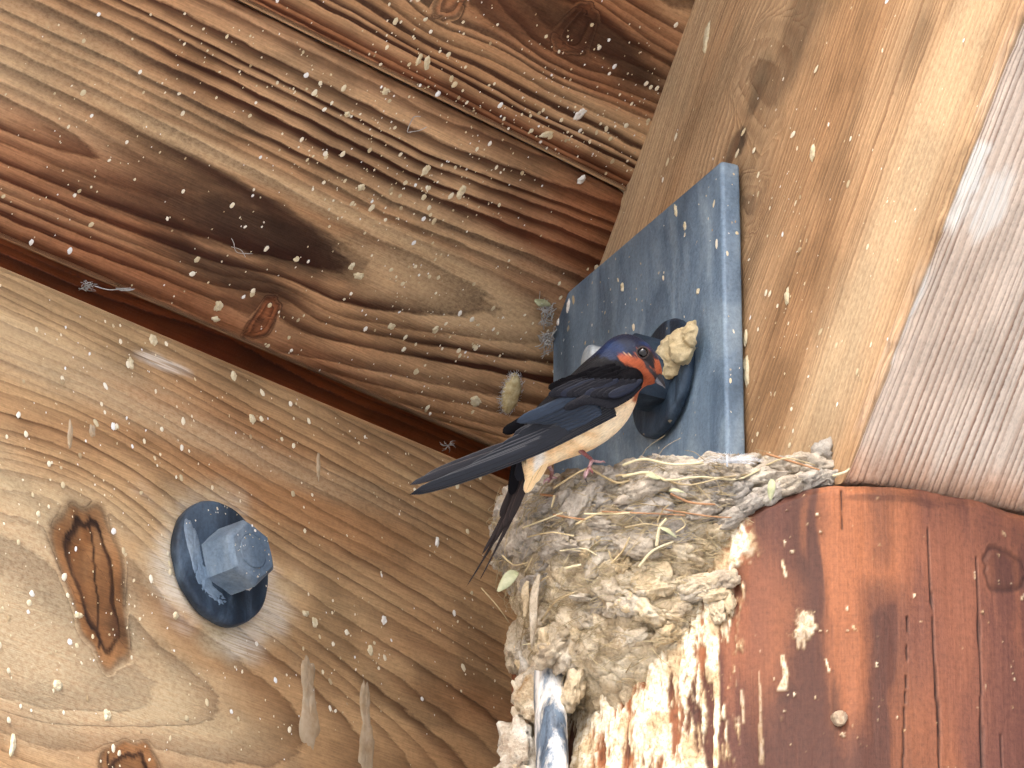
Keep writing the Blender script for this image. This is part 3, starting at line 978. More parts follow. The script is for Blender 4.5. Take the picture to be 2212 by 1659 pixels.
def bolt(name, loc, n, Rw, Hw, Rn, Hn, rot, label, shank=0.0, mats=('steel_dark', 'steel_head'), seed=1, up=(0, 0, 1)):
    root = empty(name, loc)
    Fm = frame(n, up)
    vs_, fs = lathe([(r * Rw, z * Hw) for r, z in WASH], 64)
    mesh_from('washer', place(jit(vs_, 0.0006, 90, seed), Fm, loc), fs, M[mats[0]], True, root)
    vs_, fs = hexnut(Rn, Hn, rot=rot)
    o = mesh_from('nut', place(jit(vs_ + [0, 0, Hw], 0.0005, 110, seed + 2), Fm, loc), fs, M[mats[1]], True, root)
    o.data.set_sharp_from_angle(angle=math.radians(28))
    if shank:
        vs_, fs = lathe([(0.0088, 0.0), (0.0088, shank - 0.0025), (0.0078, shank - 0.0006), (0.0066, shank)], 28)
        vs_[:, 0] *= 1 + 0.03 * np.sin(vs_[:, 2] * 3800)
        vs_[:, 1] *= 1 + 0.03 * np.sin(vs_[:, 2] * 3800)
        mesh_from('bolt_shank', place(vs_ + [0, 0, Hw + Hn * 0.6], Fm, loc), fs, M['strap_pale'], True, root)
    tag(root, label, 'bolt', 'hexagonal bolts with round washers')
    return root


pb = on_plane(465, 1222, PA, nA) + nA * 0.0005
bolt('hex_bolt', pb, unit(nA + np.array([0, 0, 0.03])), 0.0385, 0.0075, 0.0206, 0.0238, 0.25, 'dark blue hexagonal bolt with round washer on the eave beam', 0, ('steel_dark', 'steel_head'), 1)
pb2 = on_plane(1443, 820, C0 + nBl * (0.0032 + PTH), nBl)
bolt('hex_bolt', pb2, unit(nBl + np.array([0, 0, 0.07])), 0.0375, 0.0065, 0.0225, 0.026, 0.5, 'blue grey hexagonal bolt with round washer behind the swallow\'s head', 0.034, ('steel_dark', 'steel_dark'), 5)

# steel strap end let into the left side of the post
a_, z_ = post_hit(1185, 1560)
t = NT('fouled_steel')
co = t.n('TexCoord').outputs['Object']
n1 = t.noise(t.mapping(co, (1, 1, 0.3)), 120, 4, 0.7)
n2 = t.noise(t.mapping(co, (1, 1, 0.45)), 60, 5, 0.65)
col = t.ramp(n1, [(0.3, srgb(44, 54, 66)), (0.55, srgb(96, 112, 128)), (0.75, srgb(140, 152, 162))])
col = t.mix(t.ramp(n2, [(0.45, 0.0), (0.58, 1.0)]), col, t.ramp(n1, [(0.3, srgb(196, 184, 160)), (0.6, srgb(236, 234, 228))]))
M['strap'] = t.out(col, 0.5, t.bump(t.math('ADD', n1, n2), 0.6, 0.0016), 0.4)
ptop = np.array(at(1186, 1426, 2.86))
pbot = np.array(at(1196, 1780, 2.785))
vs_, fs = [], []
KS = 20
for q in range(30):
    f = q / 29
    c = pbot + (ptop - pbot) * f
    sc = 1.0 if f < 0.93 else math.sqrt(max(0.0, 1 - ((f - 0.93) / 0.07) ** 2)) * 0.9 + 0.1
    for k in range(KS):
        a = 2 * math.pi * k / KS
        ca, sa = math.cos(a), math.sin(a)
        ex_ = math.copysign(abs(ca) ** 0.75, ca) * 0.0086 * sc
        ey_ = math.copysign(abs(sa) ** 0.75, sa) * 0.016 * sc
        w = 0.0006 * mnoise.noise(Vector((ex_ * 90, f * 14, ey_ * 90)))
        vs_.append(c + R_ * (ex_ + w) + np.array([-0.15, 0.99, 0]) * (ey_ + w))
for q in range(29):
    for k in range(KS):
        fs.append((q * KS + k, q * KS + (k + 1) % KS, (q + 1) * KS + (k + 1) % KS, (q + 1) * KS + k))
fs.append(tuple(range(29 * KS, 30 * KS)))
strap = mesh_from('steel_strap', vs_, fs, M['strap'])
tag(strap, 'rounded steel strap caked with white droppings down the post\'s left side', 'steel strap')

# ------------------------------------------------------------------ mud nest
NX, NY = 0.0923, 2.712                       # cup centre in plan
NA_, NB_ = 0.1000, 0.122


def rimz(x, y):
    return CAMZ + 1.0775 + 0.24 * (y - 2.59) + 0.08 * (x - NX)


SC_D = np.array([-0.01, 0.0, 0.012, 0.03, 0.05, 0.073, 0.10, 0.12, 0.16])
SC_S = np.array([0.95, 0.98, 1.0, 0.99, 0.91, 0.845, 0.755, 0.60, 0.38])


def nest_pt(phi, d, off=0.0):
    """phi: 180 = left, 270 = towards the viewer, 360 = right (degrees); d = depth below the rim"""
    p = math.radians(phi)
    s = float(np.interp(d, SC_D, SC_S)) + 0.018 * mnoise.noise(Vector((phi * 0.05, d * 40, 3.3)))
    x = NX + (NA_ * s + off) * math.cos(p)
    y = NY + (NB_ * s + off) * math.sin(p)
    x0 = NX + NA_ * math.cos(p)
    y0 = NY + NB_ * math.sin(p)
    n = unit([math.cos(p) / NA_, math.sin(p) / NB_, 0.0])
    return np.array([x, y, rimz(x0, y0) - d]), n


def clay(name, c1, c2, c3, rand=0.30):
    t = NT(name)
    co = t.n('TexCoord').outputs['Object']
    geo = t.n('NewGeometry').outputs['Position']
    n1 = t.noise(geo, 70, 4, 0.65)
    n2 = t.noise(geo, 520, 4, 0.75)
    oi = t.n('ObjectInfo')
    col = t.ramp(n1, [(0.3, c1), (0.5, c2), (0.7, c3)])
    hsv = t.n('HueSaturation')
    t.setv(hsv.inputs['Value'], t.math('MULTIPLY_ADD', oi.outputs['Random'], rand, 1.0 - rand * 0.5))
    t.setv(hsv.inputs['Saturation'], t.math('MULTIPLY_ADD', oi.outputs['Random'], 0.4, 0.7))
    t.l(col, hsv.inputs['Color'])
    col = t.mix(1.0, hsv.outputs[0], t.ramp(n2, [(0.28, 0.62), (0.5, 1.0), (0.75, 1.15)]), 'MULTIPLY')
    h = t.math('ADD', t.math('MULTIPLY', n2, 0.7), n1)
    return t.out(col, 0.95, t.bump(h, 0.9, 0.0022), 0.1)


M['mud'] = clay('dried_mud', srgb(148, 139, 124), srgb(174, 162, 145), srgb(196, 186, 168))
M['mud_tan'] = clay('dried_tan_mud', srgb(176, 154, 122), srgb(202, 182, 148), srgb(220, 206, 178))
M['straw'] = simple_mat('straw', srgb(206, 188, 148), srgb(170, 148, 108), 40, 0.6, 0.3, 0.2, 0.0005, 3, 0, None, 0, 0, 0.4)
M['straw_red'] = simple_mat('russet_pine_needle', srgb(182, 138, 98), srgb(146, 106, 74), 40, 0.6, 0.3, 0.2, 0.0005, 3)
M['straw_pale'] = simple_mat('pale_grass_stem', srgb(226, 214, 178), srgb(196, 182, 140), 40, 0.6, 0.3, 0.2, 0.0005, 3)
M['leaf'] = simple_mat('pale_green_leaf', srgb(196, 194, 160), srgb(160, 164, 124), 90, 0.6, 0.3, 0.4, 0.0006, 3)
M['down'] = simple_mat('white_down', srgb(236, 238, 240), srgb(214, 220, 226), 90, 0.8, 0.2, 0.1, 0.0004, 2)

def cup_mat():
    t = NT('pressed_mud')
    geo = t.n('NewGeometry').outputs['Position']
    sx = t.n('SeparateXYZ')
    t.l(geo, sx.inputs[0])
    n1 = t.noise(geo, 62, 4, 0.65)
    n2 = t.noise(geo, 520, 4, 0.75)
    grey = t.ramp(n1, [(0.3, srgb(138, 129, 115)), (0.5, srgb(172, 161, 144)), (0.7, srgb(198, 188, 171))])
    tan = t.ramp(n1, [(0.3, srgb(164, 144, 114)), (0.5, srgb(196, 178, 148)), (0.7, srgb(218, 205, 178))])
    hz = t.math('MULTIPLY_ADD', n1, 0.05, sx.outputs[2])
    f = t.n('MapRange')
    t.l(hz, f.inputs[0])
    f.inputs[1].default_value = C0[2] - 0.012
    f.inputs[2].default_value = C0[2] + 0.030
    col = t.mix(f.outputs[0], tan, grey)
    col = t.mix(1.0, col, t.ramp(n2, [(0.28, 0.62), (0.5, 1.0), (0.75, 1.15)]), 'MULTIPLY')
    h = t.math('ADD', t.math('MULTIPLY', n2, 0.7), n1)
    return t.out(col, 0.95, t.bump(h, 0.9, 0.0022), 0.1)


M['mud_cup'] = cup_mat()
nest = empty('mud_nest', nest_pt(270, 0.05)[0])
tag(nest, 'grey mud swallow nest with grass stuck to the top of the post', 'nest')


def clod(seed, k=4, amp=0.36, sq=0.0):
    """a lump of mud: noisy, creased ball of about unit radius"""
    bm = bmesh.new()
    bmesh.ops.create_icosphere(bm, subdivisions=k, radius=1.0)
    sv = Vector((seed * 7.13, seed * 2.71, seed * 4.37))
    for v in bm.verts:
        c = v.co.copy()
        d = 1 + amp * (mnoise.noise(c * 1.3 + sv) * 1.1 + mnoise.noise(c * 2.7 + sv) * 0.7 + (0.5 - abs(mnoise.noise(c * 4.5 + sv))) * 0.5 + mnoise.noise(c * 9 + sv) * 0.32 + mnoise.noise(c * 19 + sv) * 0.2)
        cr = abs(mnoise.noise(c * 2.1 + sv * 1.7))
        d -= 0.26 * max(0, 0.10 - cr) / 0.10
        d = max(d, 0.35)
        v.co = c * d
    me = bpy.data.meshes.new('pellet')
    bm.to_mesh(me)
    bm.free()
    me.polygons.foreach_set('use_smooth', np.ones(len(me.polygons), dtype=bool))
    return me


CLODS, CLODS_T = [], []
for q in range(14):
    me = clod(q + 1)
    me.materials.append(M['mud'])
    CLODS.append(me)
    m2 = me.copy()
    m2.materials.clear()
    m2.materials.append(M['mud_tan'])
    CLODS_T.append(m2)


def put_clod(p, n, sx, sy, sz, tilt, tan=False, name='pellet', parent=nest):
    o = bpy.data.objects.new(name, rnd.choice(CLODS_T if tan else CLODS))
    COL.objects.link(o)
    o.parent = parent
    Fm = frame(n)                            # x sideways, y up, z outwards
    ct, st = math.cos(tilt), math.sin(tilt)
    rot = np.array([[ct, -st, 0], [st, ct, 0], [0, 0, 1]])
    A = Fm @ rot @ np.diag([sx, sy, sz])
    mw = Matrix([[*A[0], p[0]], [*A[1], p[1]], [*A[2], p[2]], [0, 0, 0, 1]])
    o.matrix_parent_inverse = Matrix.Translation(-Vector(parent.location))
    o.matrix_basis = mw
    return o


def worley(x, y, seed):
    ix, iy = np.floor(x), np.floor(y)
    f1 = np.full(x.shape, 9.0)
    f2 = np.full(x.shape, 9.0)
    for ox in (-1, 0, 1):
        for oy in (-1, 0, 1):
            cx, cy = ix + ox, iy + oy
            px_ = cx + hash2(cx, cy, seed)
            py_ = cy + hash2(cx, cy, seed + 50)
            d = np.sqrt((x - px_) ** 2 + (y - py_) ** 2)
            f2 = np.where(d < f1, f1, np.minimum(f2, d))
            f1 = np.minimum(f1, d)
    return f1, f2


# the cup: one lumpy shell of pressed pellets, with its hollow
KP, KD = 460, 150
ph = np.r_[np.linspace(150, 380, 420), np.linspace(386, 504, 40)]
dv = np.linspace(-0.003, 0.135, KD)
PH, DV = np.meshgrid(np.radians(ph), dv, indexing='ij')
arc = PH * 0.11
wx = arc + 0.004 * fbm(arc * 60, DV * 60, 401, 3)
wy = DV + 0.003 * fbm(arc * 60 + 9, DV * 60, 402, 3) + 0.1 * 0.02 * np.sin(arc * 30)
f1, f2 = worley(wx / 0.019, wy / 0.0092, 411)
g1, g2 = worley(wx / 0.0085, wy / 0.0055, 421)
lump = np.sqrt(np.clip(1 - (f1 / 0.85) ** 2, 0, 1)) * 0.0052 + np.sqrt(np.clip(1 - (g1 / 0.85) ** 2, 0, 1)) * 0.0020
lump -= 0.0018 * (1 - sstep(0.0, 0.16, f2 - f1))
lump += 0.0026 * fbm(arc * 55, DV * 70, 431, 4) + 0.0011 * fbm(arc * 420, DV * 460, 441, 3) + 0.0010 * (0.5 - np.abs(fbm(arc * 170, DV * 260, 445, 3)))
SS = np.interp(DV, SC_D, SC_S) + 0.02 * fbm(arc * 18, DV * 25, 451, 3)
CXn, SYn = np.cos(PH), np.sin(PH)
PX = NX + (NA_ * SS - 0.005) * CXn + lump * CXn
PY = NY + (NB_ * SS - 0.005) * SYn + lump * SYn
PZ = rimz(NX + NA_ * CXn, NY + NB_ * SYn) - DV + 0.4 * lump * (1 - sstep(0.0, 0.01, DV)) + 0.0025 * fbm(arc * 70, arc * 0, 461, 3) * (1 - sstep(0, 0.02, DV))
nk = len(ph)
vs_ = np.stack([PX, PY, PZ], -1).transpose(1, 0, 2).reshape(-1, 3)       # row by row down the wall
i = np.arange(KD - 1)[:, None]
j = np.arange(nk)[None, :]
j2 = (j + 1) % nk
F = np.stack([i * nk + j, (i + 1) * nk + j, (i + 1) * nk + j2, i * nk + j2], -1).reshape(-1, 4)
top = vs_[:nk]
rows = [vs_]
faces = [F]
prev = np.arange(nk)
for q in range(1, 7):
    f = 1 - 0.14 * q
    c = np.array([NX, NY, 0.0])
    r_ = np.stack([NX + (top[:, 0] - NX) * f, NY + (top[:, 1] - NY) * f, top[:, 2] + 0.002 - 0.011 * q], -1)
    b0 = sum(len(x) for x in rows)
    cur = b0 + np.arange(nk)
    faces.append(np.stack([prev, np.roll(prev, -1), np.roll(cur, -1), cur], -1))
    rows.append(r_)
    prev = cur
b0 = sum(len(x) for x in rows)
rows.append(np.array([[NX, NY, top[:, 2].mean() - 0.07]]))
cen = np.full(nk, b0)
faces.append(np.stack([prev, np.roll(prev, -1), cen, cen], -1)[:, :4])
faces[-1] = None
faces = [x for x in faces if x is not None]
cup = mesh_from('cup', np.concatenate(rows), np.concatenate(faces), M['mud_cup'], True, nest)

npel = 0
tries = 0
used = []
while npel < 190 and tries < 3000:
    tries += 1
    ph_ = rnd.uniform(160, 366)
    d_ = rnd.choice((rnd.uniform(0.004, 0.009), rnd.uniform(0.006, 0.05), rnd.uniform(0.0, 0.095)))
    p, n = nest_pt(ph_, d_, rnd.uniform(-0.004, 0.001))
    if (p[0] - AXIS[0]) ** 2 + (p[1] - AXIS[1]) ** 2 < (RC - 0.002) ** 2 and p[2] < C0[2] - 0.016:
        continue
    sz_ = math.exp(rnd.gauss(-0.15, 0.32))
    if any(abs(p[2] - u[2]) < 0.0050 * (sz_ + u[3]) / 2 and math.hypot(p[0] - u[0], p[1] - u[1]) < 0.0105 * (sz_ + u[3]) / 2 for u in used):
        continue
    used.append((p[0], p[1], p[2], sz_))
    tan = d_ > 0.045 + rnd.uniform(-0.02, 0.02)
    put_clod(p, n + np.array([rnd.gauss(0, 0.15), 0, rnd.uniform(-0.4, 0.15)]), 0.0105 * sz_ * rnd.uniform(0.75, 1.35), 0.0058 * sz_ * rnd.uniform(0.75, 1.35), 0.0068 * rnd.uniform(0.6, 1.1), rnd.gauss(0.05, 0.38), tan)
    npel += 1

# raised clods on the right-hand lip and slabs of old mud below, clinging to the post
def on_post(px, py, off=0.0):
    a, z = post_hit(px, py, RC + off)
    n = np.array([math.cos(a), math.sin(a), 0])
    return AXIS * [1, 1, 0] + n * (RC + off) + [0, 0, z], n


for (px, py, dep, sx, sy, sz, tl) in ((1785, 985, 2.825, 0.011, 0.008, 0.009, 0.5), (1768, 1010, 2.82, 0.013, 0.007, 0.009, 0.2), (1798, 1012, 2.82, 0.008, 0.008, 0.008, -0.3), (1722, 1003, 2.825, 0.012, 0.006, 0.009, 0.1), (1680, 1012, 2.82, 0.011, 0.006, 0.009, 0.0), (1788, 1035, 2.812, 0.009, 0.005, 0.007, 0.2), (1745, 1042, 2.81, 0.012, 0.005, 0.007, 0.3), (1700, 1052, 2.808, 0.013, 0.006, 0.007, 0.3), (1655, 1070, 2.806, 0.013, 0.006, 0.007, 0.35), (1610, 1095, 2.804, 0.013, 0.006, 0.007, 0.4), (1575, 1125, 2.802, 0.012, 0.006, 0.007, 0.5), (1640, 1035, 2.812, 0.013, 0.006, 0.008, 0.1), (1580, 1030, 2.812, 0.012, 0.007, 0.008, 0.0), (1590, 1065, 2.806, 0.012, 0.006, 0.007, 0.3), (1550, 1015, 2.815, 0.010, 0.005, 0.008, 0.2), (1430, 1002, 2.815, 0.011, 0.005, 0.008, -0.1), (1400, 1008, 2.815, 0.008, 0.005, 0.008, 0.3)):
    put_clod(at(px, py, dep), np.array([-0.1, -1, -0.15]), sx, sy, sz, tl)
for (px, py, off, sx, sy, sz, tl, tan) in ((1290, 1225, 0.016, 0.015, 0.011, 0.012, -0.7, True), (1320, 1265, 0.015, 0.016, 0.011, 0.012, -0.8, True), (1360, 1300, 0.013, 0.016, 0.010, 0.011, -0.7, True), (1395, 1320, 0.010, 0.013, 0.009, 0.010, -0.6, True), (1375, 1270, 0.012, 0.013, 0.009, 0.010, -0.4, True),
                                          (1462, 1258, 0.004, 0.011, 0.006, 0.006, 0.1, True), (1490, 1268, 0.004, 0.012, 0.007, 0.006, 0.0, True), (1525, 1262, 0.004, 0.012, 0.007, 0.006, -0.1, True), (1555, 1258, 0.003, 0.011, 0.007, 0.006, 0.1, True), (1580, 1250, 0.002, 0.006, 0.006, 0.005, 0.5, True), (1500, 1285, 0.003, 0.012, 0.005, 0.005, 0.05, True), (1545, 1285, 0.003, 0.010, 0.005, 0.005, -0.05, True), (1470, 1312, 0.002, 0.007, 0.007, 0.004, 0.2, True), (1552, 1318, 0.001, 0.006, 0.010, 0.004, 0.1, True), (1575, 1300, 0.001, 0.004, 0.010, 0.004, 0.1, True), (1440, 1235, 0.006, 0.010, 0.006, 0.006, -0.2, True), (1420, 1255, 0.006, 0.010, 0.006, 0.006, -0.4, True),
                                          (1235, 1340, 0.014, 0.013, 0.012, 0.010, 0.4, True), (1270, 1330, 0.013, 0.012, 0.010, 0.010, 0.8, True), (1215, 1380, 0.012, 0.012, 0.011, 0.010, 0.6, True), (1260, 1385, 0.008, 0.011, 0.012, 0.008, -0.5, True), (1290, 1350, 0.009, 0.010, 0.009, 0.008, 0.2, True), (1195, 1410, 0.014, 0.014, 0.009, 0.010, 0.2, True), (1230, 1420, 0.008, 0.012, 0.010, 0.008, 0.4, True), (1265, 1400, 0.004, 0.009, 0.012, 0.006, -0.4, True), (1240, 1480, 0.005, 0.008, 0.014, 0.006, -0.2, True), (1225, 1510, 0.004, 0.007, 0.010, 0.006, 0.3, True), (1180, 1390, 0.016, 0.010, 0.012, 0.010, 0.3, True), (1340, 1350, 0.005, 0.008, 0.008, 0.006, 0.3, True), (1300, 1310, 0.012, 0.011, 0.008, 0.009, 0.5, False)):
    p, n = on_post(px, py, off)
    put_clod(p, n, sx * 0.86, sy * 0.8, sz * 0.8, tl, tan)
for q in range(60):                              # crumbs between the slabs
    px, py = rnd.uniform(1190, 1420), rnd.uniform(1290, 1440)
    if py > 1440 - (px - 1190) * 0.62: continue
    p, n = on_post(px, py, rnd.uniform(0.002, 0.010))
    put_clod(p, n, 0.0055 * rnd.uniform(0.6, 1.4), 0.004 * rnd.uniform(0.6, 1.3), 0.004, rnd.gauss(0, 0.6), True)
for (px, py, dep, sx, sy) in ((1150, 1395, 2.90, 0.010, 0.009), (1130, 1380, 2.92, 0.010, 0.012), (1165, 1420, 2.88, 0.010, 0.009), (1145, 1425, 2.90, 0.008, 0.012), (1120, 1410, 2.93, 0.008, 0.012)):
    put_clod(at(px, py, dep), np.array([-0.5, -0.9, 0.1]), sx, sy, 0.008, rnd.gauss(0, 0.4), True)

# crust hanging down the far left of the post, beside the strap
crust = empty('mud_crust', on_post(1130, 1600, 0.0)[0])
tag(crust, 'crusty flaking mud and droppings left of the steel strap', 'mud crust')
M['crust'] = clay('crusted_droppings', srgb(150, 120, 88), srgb(204, 188, 160), srgb(236, 230, 216))
CR = []
for q in range(4):
    me = clod(q + 41, 3, 0.45)
    me.materials.append(M['crust'])
    CR.append(me)
for q in range(34):
    py = 1440 + 330 * q / 33.0
    px = 1158 - (py - 1440) * 0.22 + rnd.uniform(-16, 30)
    p = at(px, py, 2.875 - (py - 1440) * 0.00012 + rnd.uniform(-0.006, 0.004))
    o = put_clod(p, np.array([-0.5, -0.9, 0]), 0.006 * rnd.uniform(0.7, 1.5), 0.011 * rnd.uniform(0.7, 1.5), 0.006 * rnd.uniform(0.6, 1.2), rnd.gauss(0.12, 0.3), True, 'flake', crust)
    o.data = rnd.choice(CR)


def tube(pts, r0, r1, k=6):
    pts = np.asarray(pts, float)
    vs_, fs = [], []
    n = len(pts)
    for q in range(n):
        d = unit(pts[min(q + 1, n - 1)] - pts[max(q - 1, 0)] + 1e-9)
        ref = np.array([0.31, -0.9, 0.3])
        x = unit(np.cross(d, ref))
        y = np.cross(d, x)
        r = r0 + (r1 - r0) * q / (n - 1)
        for j_ in range(k):
            a = 2 * math.pi * j_ / k
            vs_.append(pts[q] + (x * math.cos(a) + y * math.sin(a)) * r)
    for q in range(n - 1):
        for j_ in range(k):
            j2 = (j_ + 1) % k
            fs.append((q * k + j_, q * k + j2, (q + 1) * k + j2, (q + 1) * k + j_))
    fs.append(tuple(range(k))[::-1])
    fs.append(tuple((n - 1) * k + j_ for j_ in range(k)))
    return vs_, fs


def curve_pts(ctrl, n=16):
    ctrl = np.asarray(ctrl, float)
    m = len(ctrl)
    if m == 2:
        return ctrl[0] + (ctrl[1] - ctrl[0]) * np.linspace(0, 1, n)[:, None]
    t_ = np.linspace(0, m - 1, n)
    out = []
    for q in t_:
        i_ = min(int(q), m - 2)
        f = q - i_
        p0, p1, p2, p3 = ctrl[max(i_ - 1, 0)], ctrl[i_], ctrl[i_ + 1], ctrl[min(i_ + 2, m - 1)]
        out.append(0.5 * ((2 * p1) + (-p0 + p2) * f + (2 * p0 - 5 * p1 + 4 * p2 - p3) * f * f + (-p0 + 3 * p1 - 3 * p2 + p3) * f ** 3))
    return np.array(out)


def nest_front(px, py, off=0.006):
    """a point on the outside of the nest where the line of sight meets it"""
    best, bd = None, 1e9
    for ph in range(170, 366, 3):
        for d in np.arange(-0.008, 0.13, 0.006):
            p, n = nest_pt(ph, float(d), off)
            v = p - CAM
            dep = v @ V_
            x = 1106 + FPX * (v @ R_) / dep
            y = 829.5 - FPX * (v @ U_) / dep
            e = (x - px) ** 2 + (y - py) ** 2
            if e < bd and n @ V_ < 0.25:
                best, bd = p, e
    dep = (best - CAM) @ V_
    return at(px, py, dep)


def straw(pp, r=0.0007, mat='straw', lift=0.008, parent=nest, name='straw'):
    pts = curve_pts([nest_front(px, py, lift) for px, py in pp], 14)
    vs_, fs = tube(pts, r, r * 0.7, 6)
    return mesh_from(name, vs_, fs, M[mat], True, parent)


for pp, r, mt in (
    ([(1345, 1005), (1390, 992), (1450, 1003), (1520, 1000)], 0.0009, 'straw_pale'),
    ([(1345, 1030), (1400, 1020), (1440, 1038), (1510, 1030), (1590, 1036), (1640, 1015)], 0.0008, 'straw_pale'),
    ([(1275, 1012), (1330, 1042), (1360, 1038)], 0.0008, 'straw'),
    ([(1195, 1055), (1250, 1020), (1275, 1012)], 0.0007, 'straw'),
    ([(1330, 1028), (1400, 1024), (1480, 1048), (1560, 1032), (1620, 1024)], 0.0006, 'straw'),
    ([(1448, 1066), (1490, 1085), (1545, 1090)], 0.0008, 'straw_red'),
    ([(1168, 1068), (1200, 1072)], 0.0008, 'straw_red'),
    ([(1198, 1070), (1192, 1095)], 0.0008, 'straw'),
    ([(1195, 1112), (1230, 1118), (1262, 1122)], 0.0007, 'straw_red'),
    ([(1245, 1132), (1290, 1110), (1325, 1108)], 0.0008, 'straw'),
    ([(1262, 1110), (1310, 1110), (1360, 1108)], 0.0006, 'straw_pale'),
    ([(1130, 1140), (1170, 1125), (1215, 1108)], 0.0006, 'straw_pale'),
    ([(1420, 1130), (1430, 1105), (1445, 1090)], 0.0006, 'straw'),
    ([(1418, 1180), (1425, 1140), (1440, 1120)], 0.0011, 'straw_pale'),
    ([(1380, 1225), (1410, 1190), (1455, 1170)], 0.0009, 'straw_pale'),
    ([(1320, 1218), (1345, 1190), (1360, 1160)], 0.0006, 'straw'),
    ([(1315, 1190), (1325, 1215), (1350, 1222)], 0.0005, 'straw'),
    ([(1220, 1228), (1255, 1220)], 0.0009, 'straw_pale'),
    ([(1135, 1235), (1150, 1205)], 0.0006, 'straw'),
    ([(1085, 1200), (1110, 1220), (1140, 1215)], 0.0005, 'straw'),
    ([(1430, 1100), (1530, 1115), (1580, 1118)], 0.0005, 'straw_red'),
    ([(1300, 1105), (1420, 1110), (1480, 1113)], 0.0005, 'straw_red'),
    ([(1660, 1020), (1700, 1012), (1740, 1018)], 0.0007, 'straw_red'),
    ([(1140, 1160), (1190, 1150), (1240, 1158)], 0.0005, 'straw'),
    ([(1350, 1140), (1400, 1132), (1450, 1145)], 0.0005, 'straw'),
    ([(1460, 1150), (1480, 1135), (1470, 1118)], 0.0005, 'straw'),
    ([(1130, 1290), (1160, 1260), (1185, 1245)], 0.0006, 'straw'),
    ([(1170, 1340), (1200, 1300), (1240, 1280)], 0.0006, 'straw'),
    ([(1210, 1190), (1260, 1185), (1290, 1200)], 0.0005, 'straw_pale'),
):
    straw(pp, r, mt)
# needles that stick out over the lip
for pp, r, mt in (([(1655, 980, 2.79), (1720, 1000, 2.775), (1770, 1015, 2.77)], 0.0008, 'straw_red'), ([(1800, 1028, 2.775), (1825, 1020, 2.77), (1835, 1012, 2.775)], 0.0009, 'straw_pale'),
                  ([(1655, 1005, 2.775), (1700, 990, 2.77), (1760, 1005, 2.775)], 0.0006, 'straw'), ([(1040, 1270, 2.85), (1075, 1310, 2.845), (1100, 1345, 2.85)], 0.0004, 'straw'), ([(1150, 1390, 2.84), (1128, 1393, 2.845)], 0.0004, 'straw_pale')):
    vs_, fs = tube(curve_pts([at(*p) for p in pp], 12), r, r * 0.6)
    mesh_from('straw', vs_, fs, M[mt], True, nest)

# fine rootlets and grass fibres bristling from the mud
vs_all, fs_all = [], []
for q in range(1500):
    ph = rnd.uniform(165, 340)
    d = abs(rnd.gauss(0.05, 0.035))
    p, n = nest_pt(ph, min(d, 0.125), 0.003)
    tdir = unit(np.cross(n, [0, 0, 1])) * rnd.choice((-1, 1)) + np.array([0, 0, rnd.gauss(0, 0.45)])
    L = rnd.uniform(0.006, 0.022)
    bend = n * rnd.uniform(0.0, 0.5) + np.array([rnd.gauss(0, 0.3), rnd.gauss(0, 0.2), rnd.gauss(-0.1, 0.35)])
    pts = curve_pts([p, p + tdir * L * 0.5 + bend * L * 0.35, p + tdir * L + bend * L * 0.15 - n * 0.002], 7)
    v_, f_ = tube(pts, rnd.choice((0.0002, 0.00026, 0.00036)), 0.00012, 3)
    b0 = len(vs_all)
    vs_all += v_
    fs_all += [tuple(i_ + b0 for i_ in f) for f in f_]
o = mesh_from('grass_fibres', vs_all, fs_all, M['straw'], True, nest)
tag(o, kind='stuff')


def leaf(base, tip_, width, normal, mat, name='leaf', parent=nest, bend=0.15, curl=0.25):
    base, tip_ = np.array(base), np.array(tip_)
    L = np.linalg.norm(tip_ - base)
    d = (tip_ - base) / L
    n = unit(np.array(normal) - d * (np.array(normal) @ d))
    s = np.cross(d, n)
    vs_, fs = [], []
    N, K = 12, 7
    for q in range(N):
        f = q / (N - 1)
        w = width * (math.sin(math.pi * min(1, f * 0.93 + 0.04)) ** 0.75) * (1 - 0.25 * f)
        for j_ in range(K):
            e = j_ / (K - 1) * 2 - 1
            vs_.append(base + d * L * f + s * e * w * 0.5 + n * (bend * L * math.sin(math.pi * f) + curl * w * e * e * math.sin(f * 5 + 1)))
    for q in range(N - 1):
        for j_ in range(K - 1):
            fs.append((q * K + j_, q * K + j_ + 1, (q + 1) * K + j_ + 1, (q + 1) * K + j_))
    o = mesh_from(name, vs_, fs, M[mat], True, parent)
    md = o.modifiers.new('thickness', 'SOLIDIFY')
    md.thickness = 0.0003
    return o


leaf(at(1118, 1235, 2.84), at(1075, 1278, 2.832), 0.0085, (-0.3, -1, -0.2), 'leaf')
leaf(at(1668, 1035, 2.768), at(1664, 1082, 2.764), 0.005, (0, -1, 0.1), 'leaf')
leaf(nest_front(1395, 1025, 0.010), nest_front(1425, 1035, 0.011), 0.0045, (0, -1, 0.3), 'leaf')
leaf(nest_front(1425, 1140, 0.010), nest_front(1462, 1162, 0.010), 0.003, (0, -1, 0.3), 'leaf')
leaf(nest_front(1445, 1060, 0.008), nest_front(1480, 1064, 0.009), 0.0026, (0, -1, 0.3), 'leaf')
for (b_, t_, w) in (((1140, 1255, 2.836), (1133, 1335, 2.838), 0.006), ((1165, 1240, 2.828), (1148, 1400, 2.832), 0.006)):
    leaf(at(*b_), at(*t_), w, (-0.4, -1, 0), 'mud_tan', 'dry_leaf', nest, 0.08, 0.4)

